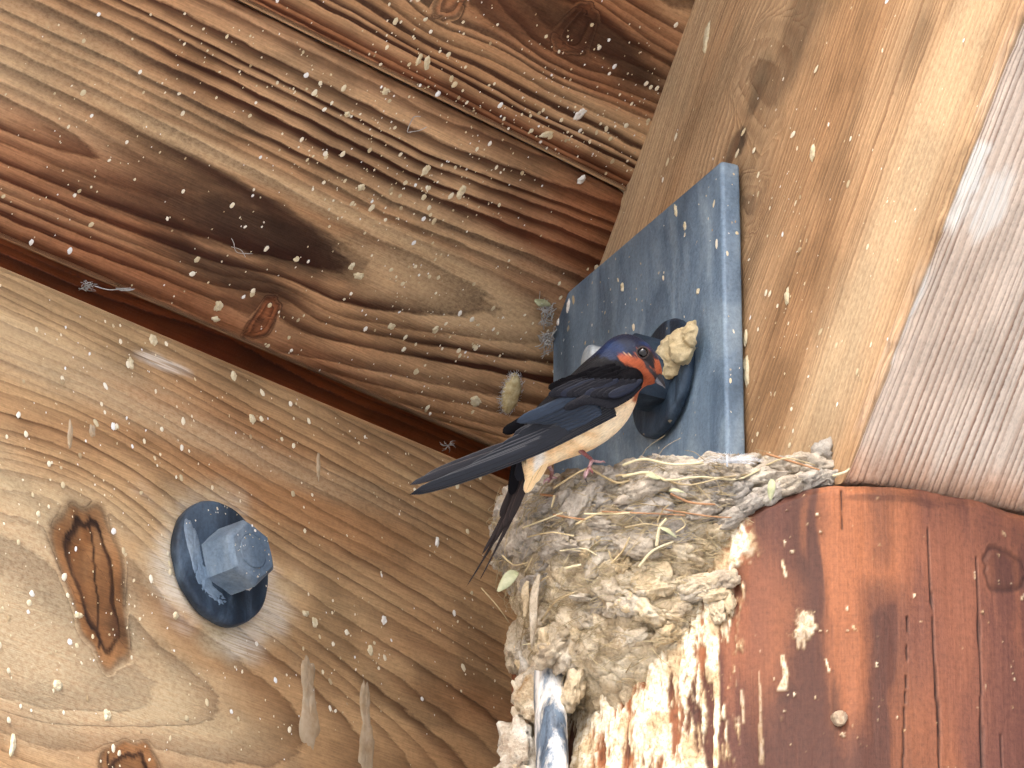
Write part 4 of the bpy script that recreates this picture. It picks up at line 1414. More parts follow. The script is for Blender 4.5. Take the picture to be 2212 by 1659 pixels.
# downy white feather on the lip in front of the plate
vs_all, fs_all = [], []
fc = at(1575, 1000, 2.80)
for q in range(70):
    a = rnd.uniform(-0.2, math.pi + 0.2)
    L = rnd.uniform(0.005, 0.014)
    tipp = fc + R_ * math.cos(a) * L * 1.5 + U_ * (abs(math.sin(a)) * L * 0.6 - 0.001) + V_ * rnd.uniform(-0.006, 0.006)
    mid = (fc + tipp) / 2 + U_ * rnd.uniform(0, 0.003)
    v_, f_ = tube(curve_pts([fc + R_ * rnd.uniform(-0.006, 0.006), mid, tipp], 6), 0.00013, 0.00006, 3)
    b0 = len(vs_all)
    vs_all += v_
    fs_all += [tuple(i_ + b0 for i_ in f) for f in f_]
v_, f_ = tube([at(1571, 1008, 2.795), at(1570, 984, 2.795)], 0.0006, 0.0004, 5)
b0 = len(vs_all)
vs_all += v_
fs_all += [tuple(i_ + b0 for i_ in f) for f in f_]
fo = mesh_from('down_feather', vs_all, fs_all, M['down'], True)
tag(fo, 'wispy white down feather caught on the nest lip before the plate', 'feather')

# ------------------------------------------------------------------ barn swallow
BD = 2.812                                     # distance of the bird's midline from the lens
CS = 0.3906


def bpt(cx, cy, z=0.0):
    """sketch coordinates (side view) -> world; z = towards the viewer, metres"""
    return at(810 + CS * cx, 648 + CS * cy, BD - z)


PXM = CS * BD / FPX                            # metres per sketch unit
bird = empty('barn_swallow', bpt(1080, 960))
tag(bird, 'blue black swallow with rusty throat and cream belly perched on the nest', 'bird')


def cat_rom(arr, n):
    return curve_pts(arr, n)


st = np.array([   # upper outline x,y ; lower outline x,y ; half depth in metres ; depth offset
    (838, 1040, 842, 1062, 0.0012, 0.000), (812, 930, 872, 1010, 0.0050, 0.000), (796, 800, 935, 935, 0.0095, 0.000),
    (838, 665, 1040, 888, 0.0140, 0.000), (950, 535, 1180, 838, 0.0170, 0.001), (1070, 425, 1300, 765, 0.0183, 0.001),
    (1155, 345, 1392, 672, 0.0175, 0.001), (1225, 285, 1442, 575, 0.0152, 0.001), (1285, 228, 1462, 508, 0.0132, 0.001),
    (1335, 198, 1500, 476, 0.0124, 0.001), (1395, 188, 1530, 468, 0.0120, 0.001), (1458, 206, 1556, 456, 0.0110, 0.001),
    (1515, 246, 1574, 440, 0.0092, 0.001), (1556, 300, 1583, 425, 0.0068, 0.001), (1578, 350, 1587, 408, 0.0040, 0.001), (1586, 380, 1588, 398, 0.0012, 0.001)])
NS, NK = 110, 56
SI = cat_rom(st, NS)
vs_, fs = [], []
for q in range(NS):
    ux, uy, lx, ly, hd, zo = SI[q]
    for k in range(NK):
        a = 2 * math.pi * k / NK
        ca, sa = math.cos(a), math.sin(a)
        m_ = (ca + 1) / 2                        # 1 = upper outline
        cx = lx + (ux - lx) * m_
        cy = ly + (uy - ly) * m_
        z = zo + hd * math.copysign(abs(sa) ** 0.9, sa)
        vs_.append((cx, cy, z))
vs_ = np.array(vs_)
for q in range(NS - 1):
    for k in range(NK):
        k2 = (k + 1) % NK
        fs.append((q * NK + k, q * NK + k2, (q + 1) * NK + k2, (q + 1) * NK + k))
fs.append(tuple(range(NK))[::-1])
fs.append(tuple((NS - 1) * NK + k for k in range(NK)))
NBODY = len(vs_)
# plumage relief
for q in range(NBODY):
    p = Vector((vs_[q][0] * 0.018, vs_[q][1] * 0.018, vs_[q][2] * 170))
    vs_[q][2] += 0.0007 * mnoise.noise(p) * (1 if vs_[q][2] > 0 else -1)
verts_c = list(map(tuple, vs_))
region = [0] * NBODY                            # 0 plumage, 1 beak, 2 leg


def add_island(v3, f3, code):
    b0 = len(verts_c)
    verts_c.extend(map(tuple, v3))
    region.extend([code] * len(v3))
    fs.extend(tuple(i_ + b0 for i_ in f) for f in f3)


def tube_c(pts, radii, k=8, flat=1.0):
    """tube in sketch coordinates (x, y sketch units, z metres); radii in sketch units"""
    P3 = np.array([(x * PXM, -y * PXM, z) for x, y, z in pts])
    out, f3 = [], []
    n = len(P3)
    for q in range(n):
        d = unit(P3[min(q + 1, n - 1)] - P3[max(q - 1, 0)])
        x = unit(np.cross(d, [0.05, 0.1, 1.0]))
        y = np.cross(d, x)
        for j_ in range(k):
            a = 2 * math.pi * j_ / k
            w = P3[q] + (x * math.cos(a) + y * math.sin(a) * flat) * radii[q] * PXM
            out.append((w[0] / PXM, -w[1] / PXM, w[2]))
    for q in range(n - 1):
        for j_ in range(k):
            j2_ = (j_ + 1) % k
            f3.append((q * k + j_, q * k + j2_, (q + 1) * k + j2_, (q + 1) * k + j_))
    f3.append(tuple(range(k))[::-1])
    f3.append(tuple((n - 1) * k + j_ for j_ in range(k)))
    return out, f3


# beak: two mandibles, wide at the gape, hooked tip
add_island(*tube_c([(1532, 385, 0.0035), (1556, 412, 0.0045), (1580, 446, 0.0048), (1598, 474, 0.0046), (1606, 490, 0.0044)], [34, 27, 17, 8, 1.5], 14, 1.25), 1)
add_island(*tube_c([(1518, 405, 0.0035), (1545, 432, 0.0042), (1572, 458, 0.0045), (1592, 476, 0.0044)], [26, 21, 11, 2], 12, 1.25), 1)


def leg(hip, ankle, foot, toes, z0):
    add_island(*tube_c([hip, ((hip[0] + ankle[0]) / 2, (hip[1] + ankle[1]) / 2, (hip[2] + ankle[2]) / 2), ankle], [16, 11, 10], 8), 2)
    add_island(*tube_c([ankle, ((ankle[0] * 0.5 + foot[0] * 0.5), (ankle[1] * 0.5 + foot[1] * 0.5), (ankle[2] + foot[2]) / 2), foot], [12, 9, 11], 8), 2)
    for tpts in toes:
        n = len(tpts)
        rr = [9 - 1.2 * i_ for i_ in range(n)]
        rr[-1] = 1.5
        add_island(*tube_c(tpts, rr, 7), 2)


leg((1135, 832, 0.008), (1200, 884, 0.011), (1182, 935, 0.014), [
    [(1182, 935, 0.014), (1176, 955, 0.017), (1166, 972, 0.018), (1164, 992, 0.018), (1174, 1012, 0.0175)],
    [(1182, 935, 0.014), (1168, 948, 0.012), (1158, 968, 0.012), (1156, 985, 0.012)],
    [(1186, 930, 0.014), (1200, 948, 0.017), (1206, 962, 0.017)],
    [(1198, 888, 0.011), (1222, 892, 0.010), (1245, 896, 0.009), (1262, 892, 0.008), (1275, 900, 0.008)]], 0)
leg((955, 905, -0.006), (980, 950, -0.004), (972, 985, -0.002), [
    [(972, 985, -0.002), (955, 990, 0.001), (938, 1000, 0.001), (930, 1018, 0.001)],
    [(975, 980, -0.002), (992, 982, 0.000), (1010, 985, 0.000)],
    [(972, 985, -0.002), (962, 1000, 0.001), (955, 1012, 0.001)]], 0)
vc = np.array(verts_c)
region = np.array(region)
W = np.array([bpt(x, y, z) for x, y, z in vc])
body = mesh_from('body', W, fs, None, True, bird)


def polyd(pts, x, y):
    """signed distance to a polygon (negative inside)"""
    pts = np.asarray(pts, float)
    d2 = np.full(x.shape, 1e12)
    ins = np.zeros(x.shape, bool)
    n = len(pts)
    for a in range(n):
        p, q = pts[a], pts[(a + 1) % n]
        e = q - p
        t_ = np.clip(((x - p[0]) * e[0] + (y - p[1]) * e[1]) / (e @ e), 0, 1)
        d2 = np.minimum(d2, (x - p[0] - t_ * e[0]) ** 2 + (y - p[1] - t_ * e[1]) ** 2)
        cond = ((p[1] > y) != (q[1] > y)) & (x < (q[0] - p[0]) * (y - p[1]) / (q[1] - p[1] + 1e-12) + p[0])
        ins ^= cond
    return np.where(ins, -1, 1) * np.sqrt(d2)


X_, Y_, Z_ = vc[:, 0], vc[:, 1], vc[:, 2]
nzx = 9 * fbm(X_ * 0.06, Y_ * 0.06, 501, 3) + 8 * fbm(X_ * 0.2, Y_ * 0.2, 502, 2)


def reg(pts, soft=7):
    return (1 - sstep(-soft, soft, polyd(pts, X_, Y_) + nzx))[:, None]


colr = np.tile(np.array(srgb(246, 222, 182)[:3]), (len(vc), 1))
bl_ = np.array([srgb(240, 216, 176)[:3], srgb(232, 194, 144)[:3]])
f_ = sstep(-0.5, 0.6, fbm(X_ * 0.012 + Y_ * 0.01, Y_ * 0.02 - X_ * 0.01, 503, 3))[:, None]
colr = bl_[0] * (1 - f_) + bl_[1] * f_
hd = ((X_ > 1325) & (Y_ < 500) & (X_ + Y_ * 0.2 > 1480))[:, None]
colr = np.where(hd, np.array(srgb(150, 76, 48)[:3]), colr)


def over(pts, c, soft=7, am=1.0):
    global colr
    r_ = reg(pts, soft) * am
    colr = colr * (1 - r_) + np.array(srgb(*c)[:3]) * r_


over([(780, 930), (940, 900), (900, 1080), (800, 1090)], (238, 206, 158), 12)
over([(880, 830), (940, 800), (930, 900), (880, 960)], (236, 230, 218), 14)
over([(1290, 640), (1420, 560), (1460, 600), (1330, 790), (1200, 850)], (242, 226, 196), 20, 0.6)
# back, mantle and rump
over([(700, 600), (1000, 330), (1240, 200), (1500, 380), (1478, 470), (1440, 520), (1200, 640), (1000, 740), (880, 800), (830, 900), (760, 950)], (12, 11, 14), 9)
# throat
over([(1330, 270), (1400, 300), (1460, 330), (1510, 380), (1560, 430), (1570, 480), (1500, 500), (1445, 530), (1420, 560), (1430, 520), (1470, 470), (1478, 420), (1440, 375), (1380, 350), (1345, 320)], (152, 76, 46), 6)
over([(1430, 505), (1475, 470), (1520, 470), (1465, 515), (1440, 580), (1425, 560)], (150, 82, 52), 7)
# crown, nape, ear coverts
over([(1180, 330), (1260, 180), (1400, 150), (1540, 220), (1575, 330), (1558, 352), (1520, 280), (1500, 262), (1462, 262), (1440, 300), (1452, 322), (1400, 300), (1350, 292), (1340, 330), (1290, 320), (1230, 300)], (13, 25, 48), 6)
over([(1240, 270), (1300, 220), (1370, 250), (1400, 290), (1330, 300), (1270, 300)], (22, 42, 78), 22, 0.7)
over([(1450, 215), (1510, 240), (1550, 310), (1530, 300), (1490, 250)], (28, 50, 90), 14, 0.8)
over([(1330, 170), (1440, 170), (1480, 230), (1400, 240), (1330, 215)], (16, 22, 40), 16, 0.8)
over([(1220, 300), (1260, 250), (1330, 300), (1340, 335), (1290, 322)], (20, 34, 62), 9, 0.9)
# dark mask from beak through the eye
over([(1448, 262), (1490, 250), (1530, 280), (1556, 330), (1556, 385), (1530, 385), (1500, 345), (1462, 320), (1445, 300)], (26, 22, 24), 6)
over([(1486, 338), (1512, 350), (1548, 392), (1582, 430), (1590, 458), (1560, 448), (1525, 408), (1500, 372)], (52, 46, 48), 5)
# rusty forehead
over([(1548, 330), (1575, 335), (1595, 380), (1590, 412), (1560, 405), (1550, 370)], (154, 80, 50), 6)
far_side = (Z_ < -0.004)[:, None] & (Y_[:, None] < 700)
beakm = (region == 1)
colr[beakm] = np.array(srgb(44, 42, 46)[:3])
beak_lit = beakm & (polyd([(1490, 345), (1530, 395), (1560, 425), (1606, 492), (1590, 490), (1545, 440), (1510, 400)], X_, Y_) < 2)
colr[beak_lit] = np.array(srgb(120, 122, 130)[:3])  # light along the beak's edge, painted in as grey
legm = (region == 2)
lf = sstep(-0.3, 0.3, fbm(X_ * 0.03, Y_ * 0.03, 507, 3))[:, None]
lc = np.array(srgb(118, 70, 68)[:3]) * (1 - lf) + np.array(srgb(170, 140, 140)[:3]) * lf
colr = np.where(legm[:, None], lc, colr)
cl = legm & (Y_ > 990) & (X_ > 1100)
colr[cl] = np.array(srgb(40, 34, 36)[:3])
cattr(body, 'plumage', np.c_[colr, np.ones(len(vc))])
sheen = np.clip(reg([(1180, 340), (1260, 160), (1400, 140), (1560, 220), (1590, 340), (1520, 330), (1440, 330), (1340, 330)], 15)[:, 0], 0, 1)
fattr(body, 'sheen', np.where(region == 1, 0.5, sheen))
vattr(body, 'uvw', np.stack([(X_ * 0.83 - Y_ * 0.55) * PXM, (X_ * 0.55 + Y_ * 0.83) * PXM, Z_], -1))
t = NT('plumage')
uvp = t.attr('uvw').outputs['Vector']
nb1 = t.noise(t.mapping(uvp, (260, 1400, 700)), 1.0, 3, 0.7)
nb2 = t.noise(uvp, 190, 3, 0.6)
col = t.mix(1.0, t.attr('plumage').outputs['Color'], t.ramp(nb1, [(0.28, 0.72), (0.5, 1.0), (0.75, 1.18)]), 'MULTIPLY')
col = t.mix(1.0, col, t.ramp(nb2, [(0.3, 0.86), (0.6, 1.06)]), 'MULTIPLY')
sh = t.attr('sheen').outputs['Fac']
M['plumage'] = t.out(col, t.math('MULTIPLY_ADD', sh, -0.28, 0.78), t.bump(nb1, 0.5, 0.0009), 0.25)
body.data.materials.append(M['plumage'])

# eye
eyem = NT('eye')
M['eye'] = eyem.out(srgb(14, 10, 10), 0.06, None, 0.6)
eyr = NT('eyelid')
M['eyelid'] = eyr.out(srgb(58, 48, 46), 0.6, None, 0.3)


def ico(r, k=4):
    bm = bmesh.new()
    bmesh.ops.create_icosphere(bm, subdivisions=k, radius=r)
    v_ = np.array([v.co[:] for v in bm.verts])
    f_ = [tuple(x.index for x in f.verts) for f in bm.faces]
    bm.free()
    return v_, f_


def surf_z(cx, cy):
    """near surface of the body at a sketch position"""
    m_ = (np.abs(X_ - cx) < 14) & (np.abs(Y_ - cy) < 14) & (region == 0)
    return float(Z_[m_].max()) if m_.any() else 0.01


ez = surf_z(1481, 291)
v_, f_ = ico(0.0033)
mesh_from('eye', v_ + bpt(1481, 291, ez - 0.0016), f_, M['eye'], True, bird)
tv, tf = [], []
for q in range(40):
    a = 2 * math.pi * q / 40
    for k in range(8):
        b = 2 * math.pi * k / 8
        r = 0.0033 + 0.00045 * math.cos(b)
        tv.append(bpt(1481, 291, ez + 0.0004 + 0.00045 * math.sin(b)) + R_ * r * math.cos(a) + U_ * r * math.sin(a) * 0.96)
for q in range(40):
    for k in range(8):
        tf.append((q * 8 + k, ((q + 1) % 40) * 8 + k, ((q + 1) % 40) * 8 + (k + 1) % 8, q * 8 + (k + 1) % 8))
mesh_from('eyelid', tv, tf, M['eyelid'], True, bird)


# feathers
def feather_mat(name, c1, c2, edge, sheen=0.28, rough=0.5):
    t = NT(name)
    uvf = t.attr('uvw').outputs['Vector']          # x along 0..1, y across -1..1, z random
    sx = t.n('SeparateXYZ')
    t.l(uvf, sx.inputs[0])
    barb = t.noise(t.mapping(uvf, (9, 26, 7)), 1.0, 3, 0.7)
    col = t.mix(t.ramp(barb, [(0.3, 0.0), (0.7, 1.0)]), c1, c2)
    ab = t.math('ABSOLUTE', sx.outputs[1])
    ed = t.ramp(ab, [(0.80, 0.0), (0.97, 1.0)])
    col = t.mix(t.math('MULTIPLY', ed, 0.55), col, edge)
    shaft = t.ramp(ab, [(0.0, 1.0), (0.07, 0.0)])
    col = t.mix(t.math('MULTIPLY', shaft, 0.6), col, srgb(18, 16, 18))
    return t.out(col, rough, t.bump(barb, 0.4, 0.0006), sheen * 0.6)


M['primary'] = feather_mat('flight_feather', srgb(26, 28, 33), srgb(42, 45, 52), srgb(88, 88, 90), 0.2)
M['primary_dark'] = feather_mat('dark_flight_feather', srgb(34, 34, 38), srgb(54, 54, 60), srgb(92, 84, 78))
M['covert_blue'] = feather_mat('blue_covert', srgb(22, 30, 42), srgb(38, 53, 72), srgb(60, 68, 78), 0.45, 0.42)
M['covert_dark'] = feather_mat('dark_covert', srgb(16, 16, 20), srgb(29, 30, 37), srgb(42, 40, 43), 0.15)
M['mantle'] = feather_mat('black_mantle_feather', srgb(9, 8, 10), srgb(17, 16, 19), srgb(16, 15, 17), 0.08, 0.7)
M['mantle_blue'] = feather_mat('blue_mantle_feather', srgb(14, 15, 22), srgb(24, 32, 52), srgb(26, 28, 38), 0.3, 0.45)
M['tail'] = feather_mat('tail_feather', srgb(26, 21, 20), srgb(44, 34, 32), srgb(84, 68, 60))
M['far_wing'] = feather_mat('buff_edged_feather', srgb(92, 74, 56), srgb(150, 120, 84), srgb(196, 160, 110))


def feather(root, tip_, width, mat, camber=0.0, bow=0.0, zr=0.0, zt=0.0, tipsharp=1.0, name='feather', parent=bird, wroot=0.35, zexp=1.0, lin=0.0):
    """root, tip in sketch coordinates, zr/zt metres towards the viewer; bow = sideways bend in sketch units"""
    r_, t_ = np.array(root, float), np.array(tip_, float)
    d = t_ - r_
    L = np.linalg.norm(d)
    d /= L
    s_ = np.array([-d[1], d[0]])
    N, K = 22, 7
    v_, f_, uvw = [], [], []
    rn = rnd.random() * 10
    for q in range(N):
        f = q / (N - 1)
        c = r_ + d * L * f + s_ * bow * math.sin(math.pi * f)
        w = width * (wroot + (1 - wroot) * min(1, f * 3.0)) * (1 - max(0, (f - 0.70) / 0.30) ** (1.6 + tipsharp)) ** 0.6 if f < 1 else 0.0
        w = max(w * (1 - lin * min(1, f * 1.25)), 0.8)
        for k in range(K):
            e = k / (K - 1) * 2 - 1
            z = zr + (zt - zr) * f ** zexp + camber * 0.35 * (1 - e * e) * PXM * w * 0.5
            v_.append(bpt(c[0] + s_[0] * e * w * 0.5, c[1] + s_[1] * e * w * 0.5, z))
            uvw.append((f, e, rn))
    for q in range(N - 1):
        for k in range(K - 1):
            f_.append((q * K + k, q * K + k + 1, (q + 1) * K + k + 1, (q + 1) * K + k))
    o = mesh_from(name, v_, f_, M[mat], True, parent)
    vattr(o, 'uvw', uvw)
    md = o.modifiers.new('thickness', 'SOLIDIFY')
    md.thickness = 0.00012
    return o


# far wing, seen past the near one
for q, (rt, tp, w, m_, z) in enumerate((((980, 800), (352, 1046), 34, 'far_wing', -0.010), ((960, 790), (300, 1035), 36, 'primary_dark', -0.011), ((940, 760), (192, 1022), 46, 'primary_dark', -0.012), ((900, 740), (260, 985), 46, 'primary_dark', -0.0125))):
    feather(rt, tp, w, m_, 0.2, 6, z, z + 0.004, 1.5, 'flight_feather')
# rump tuft showing above the wing
feather((860, 640), (706, 735), 62, 'mantle', 0.4, -6, -0.002, -0.001, 0.5, 'rump_feather')
# tail: fork with two long streamers
for (rt, tp, w, bow, z, m_) in (((870, 850), (505, 1587), 46, -26, -0.004, 'tail'), ((880, 860), (578, 1552), 44, -18, -0.001, 'tail'), ((850, 850), (592, 1408), 52, -22, -0.003, 'tail'), ((868, 850), (655, 1350), 56, -14, -0.002, 'tail'), ((885, 870), (676, 1366), 52, -8, 0.000, 'tail'), ((880, 850), (712, 1260), 62, -6, 0.001, 'tail'), ((838, 840), (690, 1200), 64, -14, -0.0035, 'tail'), ((892, 880), (742, 1230), 50, 2, 0.002, 'tail'), ((800, 850), (752, 1080), 70, 0, 0.003, 'mantle'), ((840, 840), (790, 1000), 80, 0, 0.004, 'covert_dark')):
    feather(rt, tp, w, m_, 0.25, bow, z, z * 0.6, 1.4 if tp[1] > 1380 else 0.6, 'tail_feather', bird, 0.6, 1.0, 0.78 if tp[1] > 1500 else (0.55 if tp[1] > 1300 else 0.2))
# under-tail coverts
for (rt, tp, w, z) in (((930, 850), (832, 1068), 62, 0.0065), ((955, 860), (868, 1015), 60, 0.0075), ((925, 830), (888, 960), 60, 0.0085)):
    o = feather(rt, tp, w, 'far_wing', 0.4, 0, z, z - 0.004, 0.6, 'undertail_feather')
    o.data.materials.clear()
    o.data.materials.append(M['buff'] if 'buff' in M else M.setdefault('buff', feather_mat('buff_feather', srgb(240, 214, 168), srgb(224, 184, 132), srgb(246, 230, 200), 0.2, 0.8)))
# near wing: primaries, outermost lowest, each inner one lying over it
prim = [((1330, 628), (190, 1077), 62, 26), ((1330, 612), (212, 1060), 64, 24), ((1325, 600), (318, 1018), 66, 22), ((1320, 588), (425, 978), 68, 20), ((1315, 576), (518, 926), 70, 18), ((1305, 566), (612, 872), 72, 16), ((1295, 556), (692, 812), 74, 14), ((1285, 548), (762, 752), 76, 12)]
for q, (rt, tp, w, bow) in enumerate(prim):
    feather(rt, tp, w, 'primary', 0.22, -bow, 0.0205 + 0.0004 * q, 0.003 + 0.0012 * q, 1.3, 'flight_feather', bird, 0.5, 1.5)
for q in range(6):                               # secondaries
    f = q / 5
    feather((1300 - 30 * q, 552 - 4 * q), (800 + 26 * q - 10, 742 - 12 * q), 66, 'primary', 0.25, -10, 0.0236 + 0.0003 * q, 0.0135 + 0.0006 * q, 0.6, 'secondary_feather', bird, 0.5, 1.4)
# tertials and greater coverts with blue gloss
for (rt, tp, w, z) in (((1250, 620), (968, 730), 52, 0.0248), ((1250, 604), (950, 705), 54, 0.0251), ((1240, 590), (930, 686), 56, 0.0254), ((1225, 572), (900, 678), 58, 0.0257), ((1200, 552), (860, 674), 60, 0.0260), ((1170, 532), (820, 676), 62, 0.0262), ((1135, 515), (782, 676), 66, 0.0264)):
    feather(rt, tp, w, 'covert_blue', 0.3, -8, z, z - 0.0085, 0.5, 'covert_feather', bird, 0.6, 1.3)
for q in range(12):                              # coverts along the forearm
    f = q / 11
    rt = (1472 - 250 * f, 478 + 36 * f - 30 * math.sin(f * 3))
    feather(rt, (rt[0] - 200 + 20 * f, rt[1] + 120 - 26 * f), 50, 'covert_dark', 0.25, -6, 0.0236 + 0.0026 * f, 0.0272 + 0.0012 * f, 0.4, 'covert_feather', bird, 0.3)
for q in range(11):
    f = q / 10
    rt = (1478 - 330 * f, 442 - 6 * f)
    feather(rt, (rt[0] - 190, rt[1] + 92), 56, 'covert_dark' if q % 4 else 'mantle_blue', 0.25, -8, 0.0240 + 0.0026 * math.sin(f * 3), 0.0282 - 0.003 * f, 0.4, 'covert_feather', bird, 0.3)
# scapulars and mantle, laid close over the back
for r_i in range(7):
    for q in range(9):
        rt = (1470 - 46 * r_i - 22 * q + rnd.uniform(-8, 8), 458 - 17 * q + 9 * r_i + rnd.uniform(-6, 6))
        if rt[1] < 318 + (1400 - rt[0]) * 0.34: continue
        zb = max(surf_z(rt[0], min(rt[1], 700)), 0.010)
        zt_ = max(surf_z(rt[0] - 110, rt[1] + 54), 0.009)
        lift = 0.0042 if rt[1] > 400 else 0.0016
        feather(rt, (rt[0] - 130, rt[1] + 62), 52, 'mantle', 0.2, -5, zb + lift, zt_ + lift + 0.0006, 0.3, 'mantle_feather', bird, 0.25)
# the bend of the wing: rounded shoulder of small dark feathers
v_, f_ = ico(1.0, 4)
sh_v = []
for p in v_:
    x = 1400 + 92 * p[0] * 0.92 - 10 * p[1]
    y = 452 + 76 * p[1] * -1 + 22 * -p[0] * 1.0
    sh_v.append(bpt(x, y, 0.0135 + 0.0082 * p[2] + 0.0006 * mnoise.noise(Vector(p) * 5)))
sho = mesh_from('shoulder', sh_v, f_, M['mantle'], True, bird)
vattr(sho, 'uvw', np.stack([v_[:, 0] * 0.5, v_[:, 1] * 0.7, v_[:, 2]], -1))

# ------------------------------------------------------------------ small things: specks, droppings, mud, cocoon, webs
t = NT('dried_specks')
tone = t.attr('tone').outputs['Fac']
M['speck'] = t.out(t.ramp(tone, [(0.0, srgb(168, 146, 112)), (0.4, srgb(214, 200, 164)), (0.75, srgb(236, 228, 204)), (1.0, srgb(240, 240, 238))]), 0.75, None, 0.25)


def specks(name, parent, pick, n_out, count, rmin, rmax, elong, seed, thick=0.18):
    """pick(random) -> (point, along, across) on the surface; each speck is a small domed crust"""
    r = random.Random(seed)
    vs_, fs, tn = [], [], []
    made = 0
    while made < count:
        got = pick(r)
        if got is None: continue
        p, al, ac = got
        rad = rmin * (rmax / rmin) ** (r.random() ** 3.4)
        el = 1 + r.random() * (elong - 1)
        ang = r.gauss(0, 0.35)
        ca, sa = math.cos(ang), math.sin(ang)
        a_ = al * ca + ac * sa
        c_ = -al * sa + ac * ca
        k = 11 if rad > rmin * 1.8 else 7
        b0 = len(vs_)
        tv_ = min(1, max(0, r.gauss(0.58, 0.26)))
        n_ = n_out
        for lev, (rf, hf) in enumerate(((1.0, -0.15), (0.68, 0.75))):
            for q in range(k):
                an = 2 * math.pi * q / k + lev * 0.2
                rr = rad * rf * (1 + r.uniform(-0.13, 0.13))
                vs_.append(p + a_ * math.cos(an) * rr * el + c_ * math.sin(an) * rr + n_ * rad * thick * hf)
                tn.append(tv_)
        vs_.append(p + n_ * rad * thick)
        tn.append(tv_)
        for q in range(k):
            q2 = (q + 1) % k
            fs.append((b0 + q, b0 + q2, b0 + k + q2, b0 + k + q))
            fs.append((b0 + k + q, b0 + k + q2, b0 + 2 * k))
        made += 1
    o = mesh_from(name, vs_, fs, M['speck'], True, parent)
    fattr(o, 'tone', tn)
    tag(o, kind='stuff')
    return o


UPV = np.array([0, 0, 1.0])


def pick_plane(pt, n, al, test, wt):
    ac = np.cross(n, al)

    def f(r):
        px, py = r.uniform(-40, 2250), r.uniform(-40, 1700)
        if r.random() > wt(px, py) * (0.25 + 1.1 * float(sstep(0.35, 0.7, vnoise(np.array(px / 150.0), np.array(py / 150.0), 77)))): return None
        p = on_plane(px, py, pt, n)
        if not test(p): return None
        return p + n * 0.0002, al, ac
    return f


def w_plank(px, py):
    d = math.hypot((px - 950) / 800, (py - 480) / 480)
    return 0.08 + 0.92 * math.exp(-d * d * 1.3)


vert_on_c = unit(UPV - nC * (UPV @ nC))
vert_on_c = -vert_on_c
for bi, cnt in ((0, 760), (1, 330)):
    vlo = -0.1442 + bi * 0.1898

    def tst(p, vlo=vlo):
        v_ = (p - T0) @ g
        u_ = (p - T0) @ dA
        return vlo + 0.003 < v_ < vlo + PW - 0.003 and (p - C0) @ nBl > 0.002
    specks('dried_specks', planks[bi], pick_plane(T0, nC, vert_on_c, tst, w_plank), nC, cnt, 0.00042, 0.0019, 1.5, 900 + bi)
specks('dried_specks', beam, pick_plane(PA + nA * 0.0003, nA, UPV, lambda p: p[2] < ATOP - 0.006 and (p - A0) @ dA < beam_uv(1180, 1100)[0], lambda px, py: 0.25 + 0.75 * math.exp(-((px - 560) / 520) ** 2)), nA, 640, 0.00040, 0.0019, 1.7, 911)
specks('dried_specks', rafter, pick_plane(C0 + nBl * 0.0003, nBl, dB, lambda p: 0.006 < (p - C0) @ nU < TOPH - 0.035 and (p - T0) @ nC > -0.02, lambda px, py: math.exp(-((px - 1720) / 260) ** 2 - ((py - 560) / 520) ** 2)), nBl, 230, 0.00042, 0.0018, 2.2, 921)
plf = C0 + nBl * (0.003 + PTH)
specks('dried_specks', plate, pick_plane(plf, nBl, UPV, lambda p: s_back + 0.01 < (p - C0) @ hB < s_front - 0.006 and p[2] < z_top - 0.006, lambda px, py: 0.3 + 0.7 * math.exp(-((py - 550) / 250) ** 2)), nBl, 90, 0.0004, 0.0019, 2.2, 931)
specks('dried_specks', plate, pick_plane(C0 + hB * s_front, hB, UPV, lambda p: 0.006 < (p - C0) @ nBl < PTH and p[2] < z_top - 0.006, lambda px, py: 1.0), hB, 34, 0.0003, 0.0012, 2.5, 932)
# on the bolt of the eave beam
pbn = pb + nA * 0.0075
specks('dried_specks', bpy.data.objects['hex_bolt'], pick_plane(pbn, nA, UPV, lambda p: 0.024 < np.linalg.norm(p - pbn) < 0.036, lambda px, py: 1.0), nA, 26, 0.0004, 0.0013, 1.4, 941)
pbn2 = pb + nA * 0.0318
specks('dried_specks', bpy.data.objects['hex_bolt'], pick_plane(pbn2, nA, UPV, lambda p: np.linalg.norm(p - pbn2) < 0.017, lambda px, py: 1.0), nA, 34, 0.0003, 0.0009, 1.3, 942)


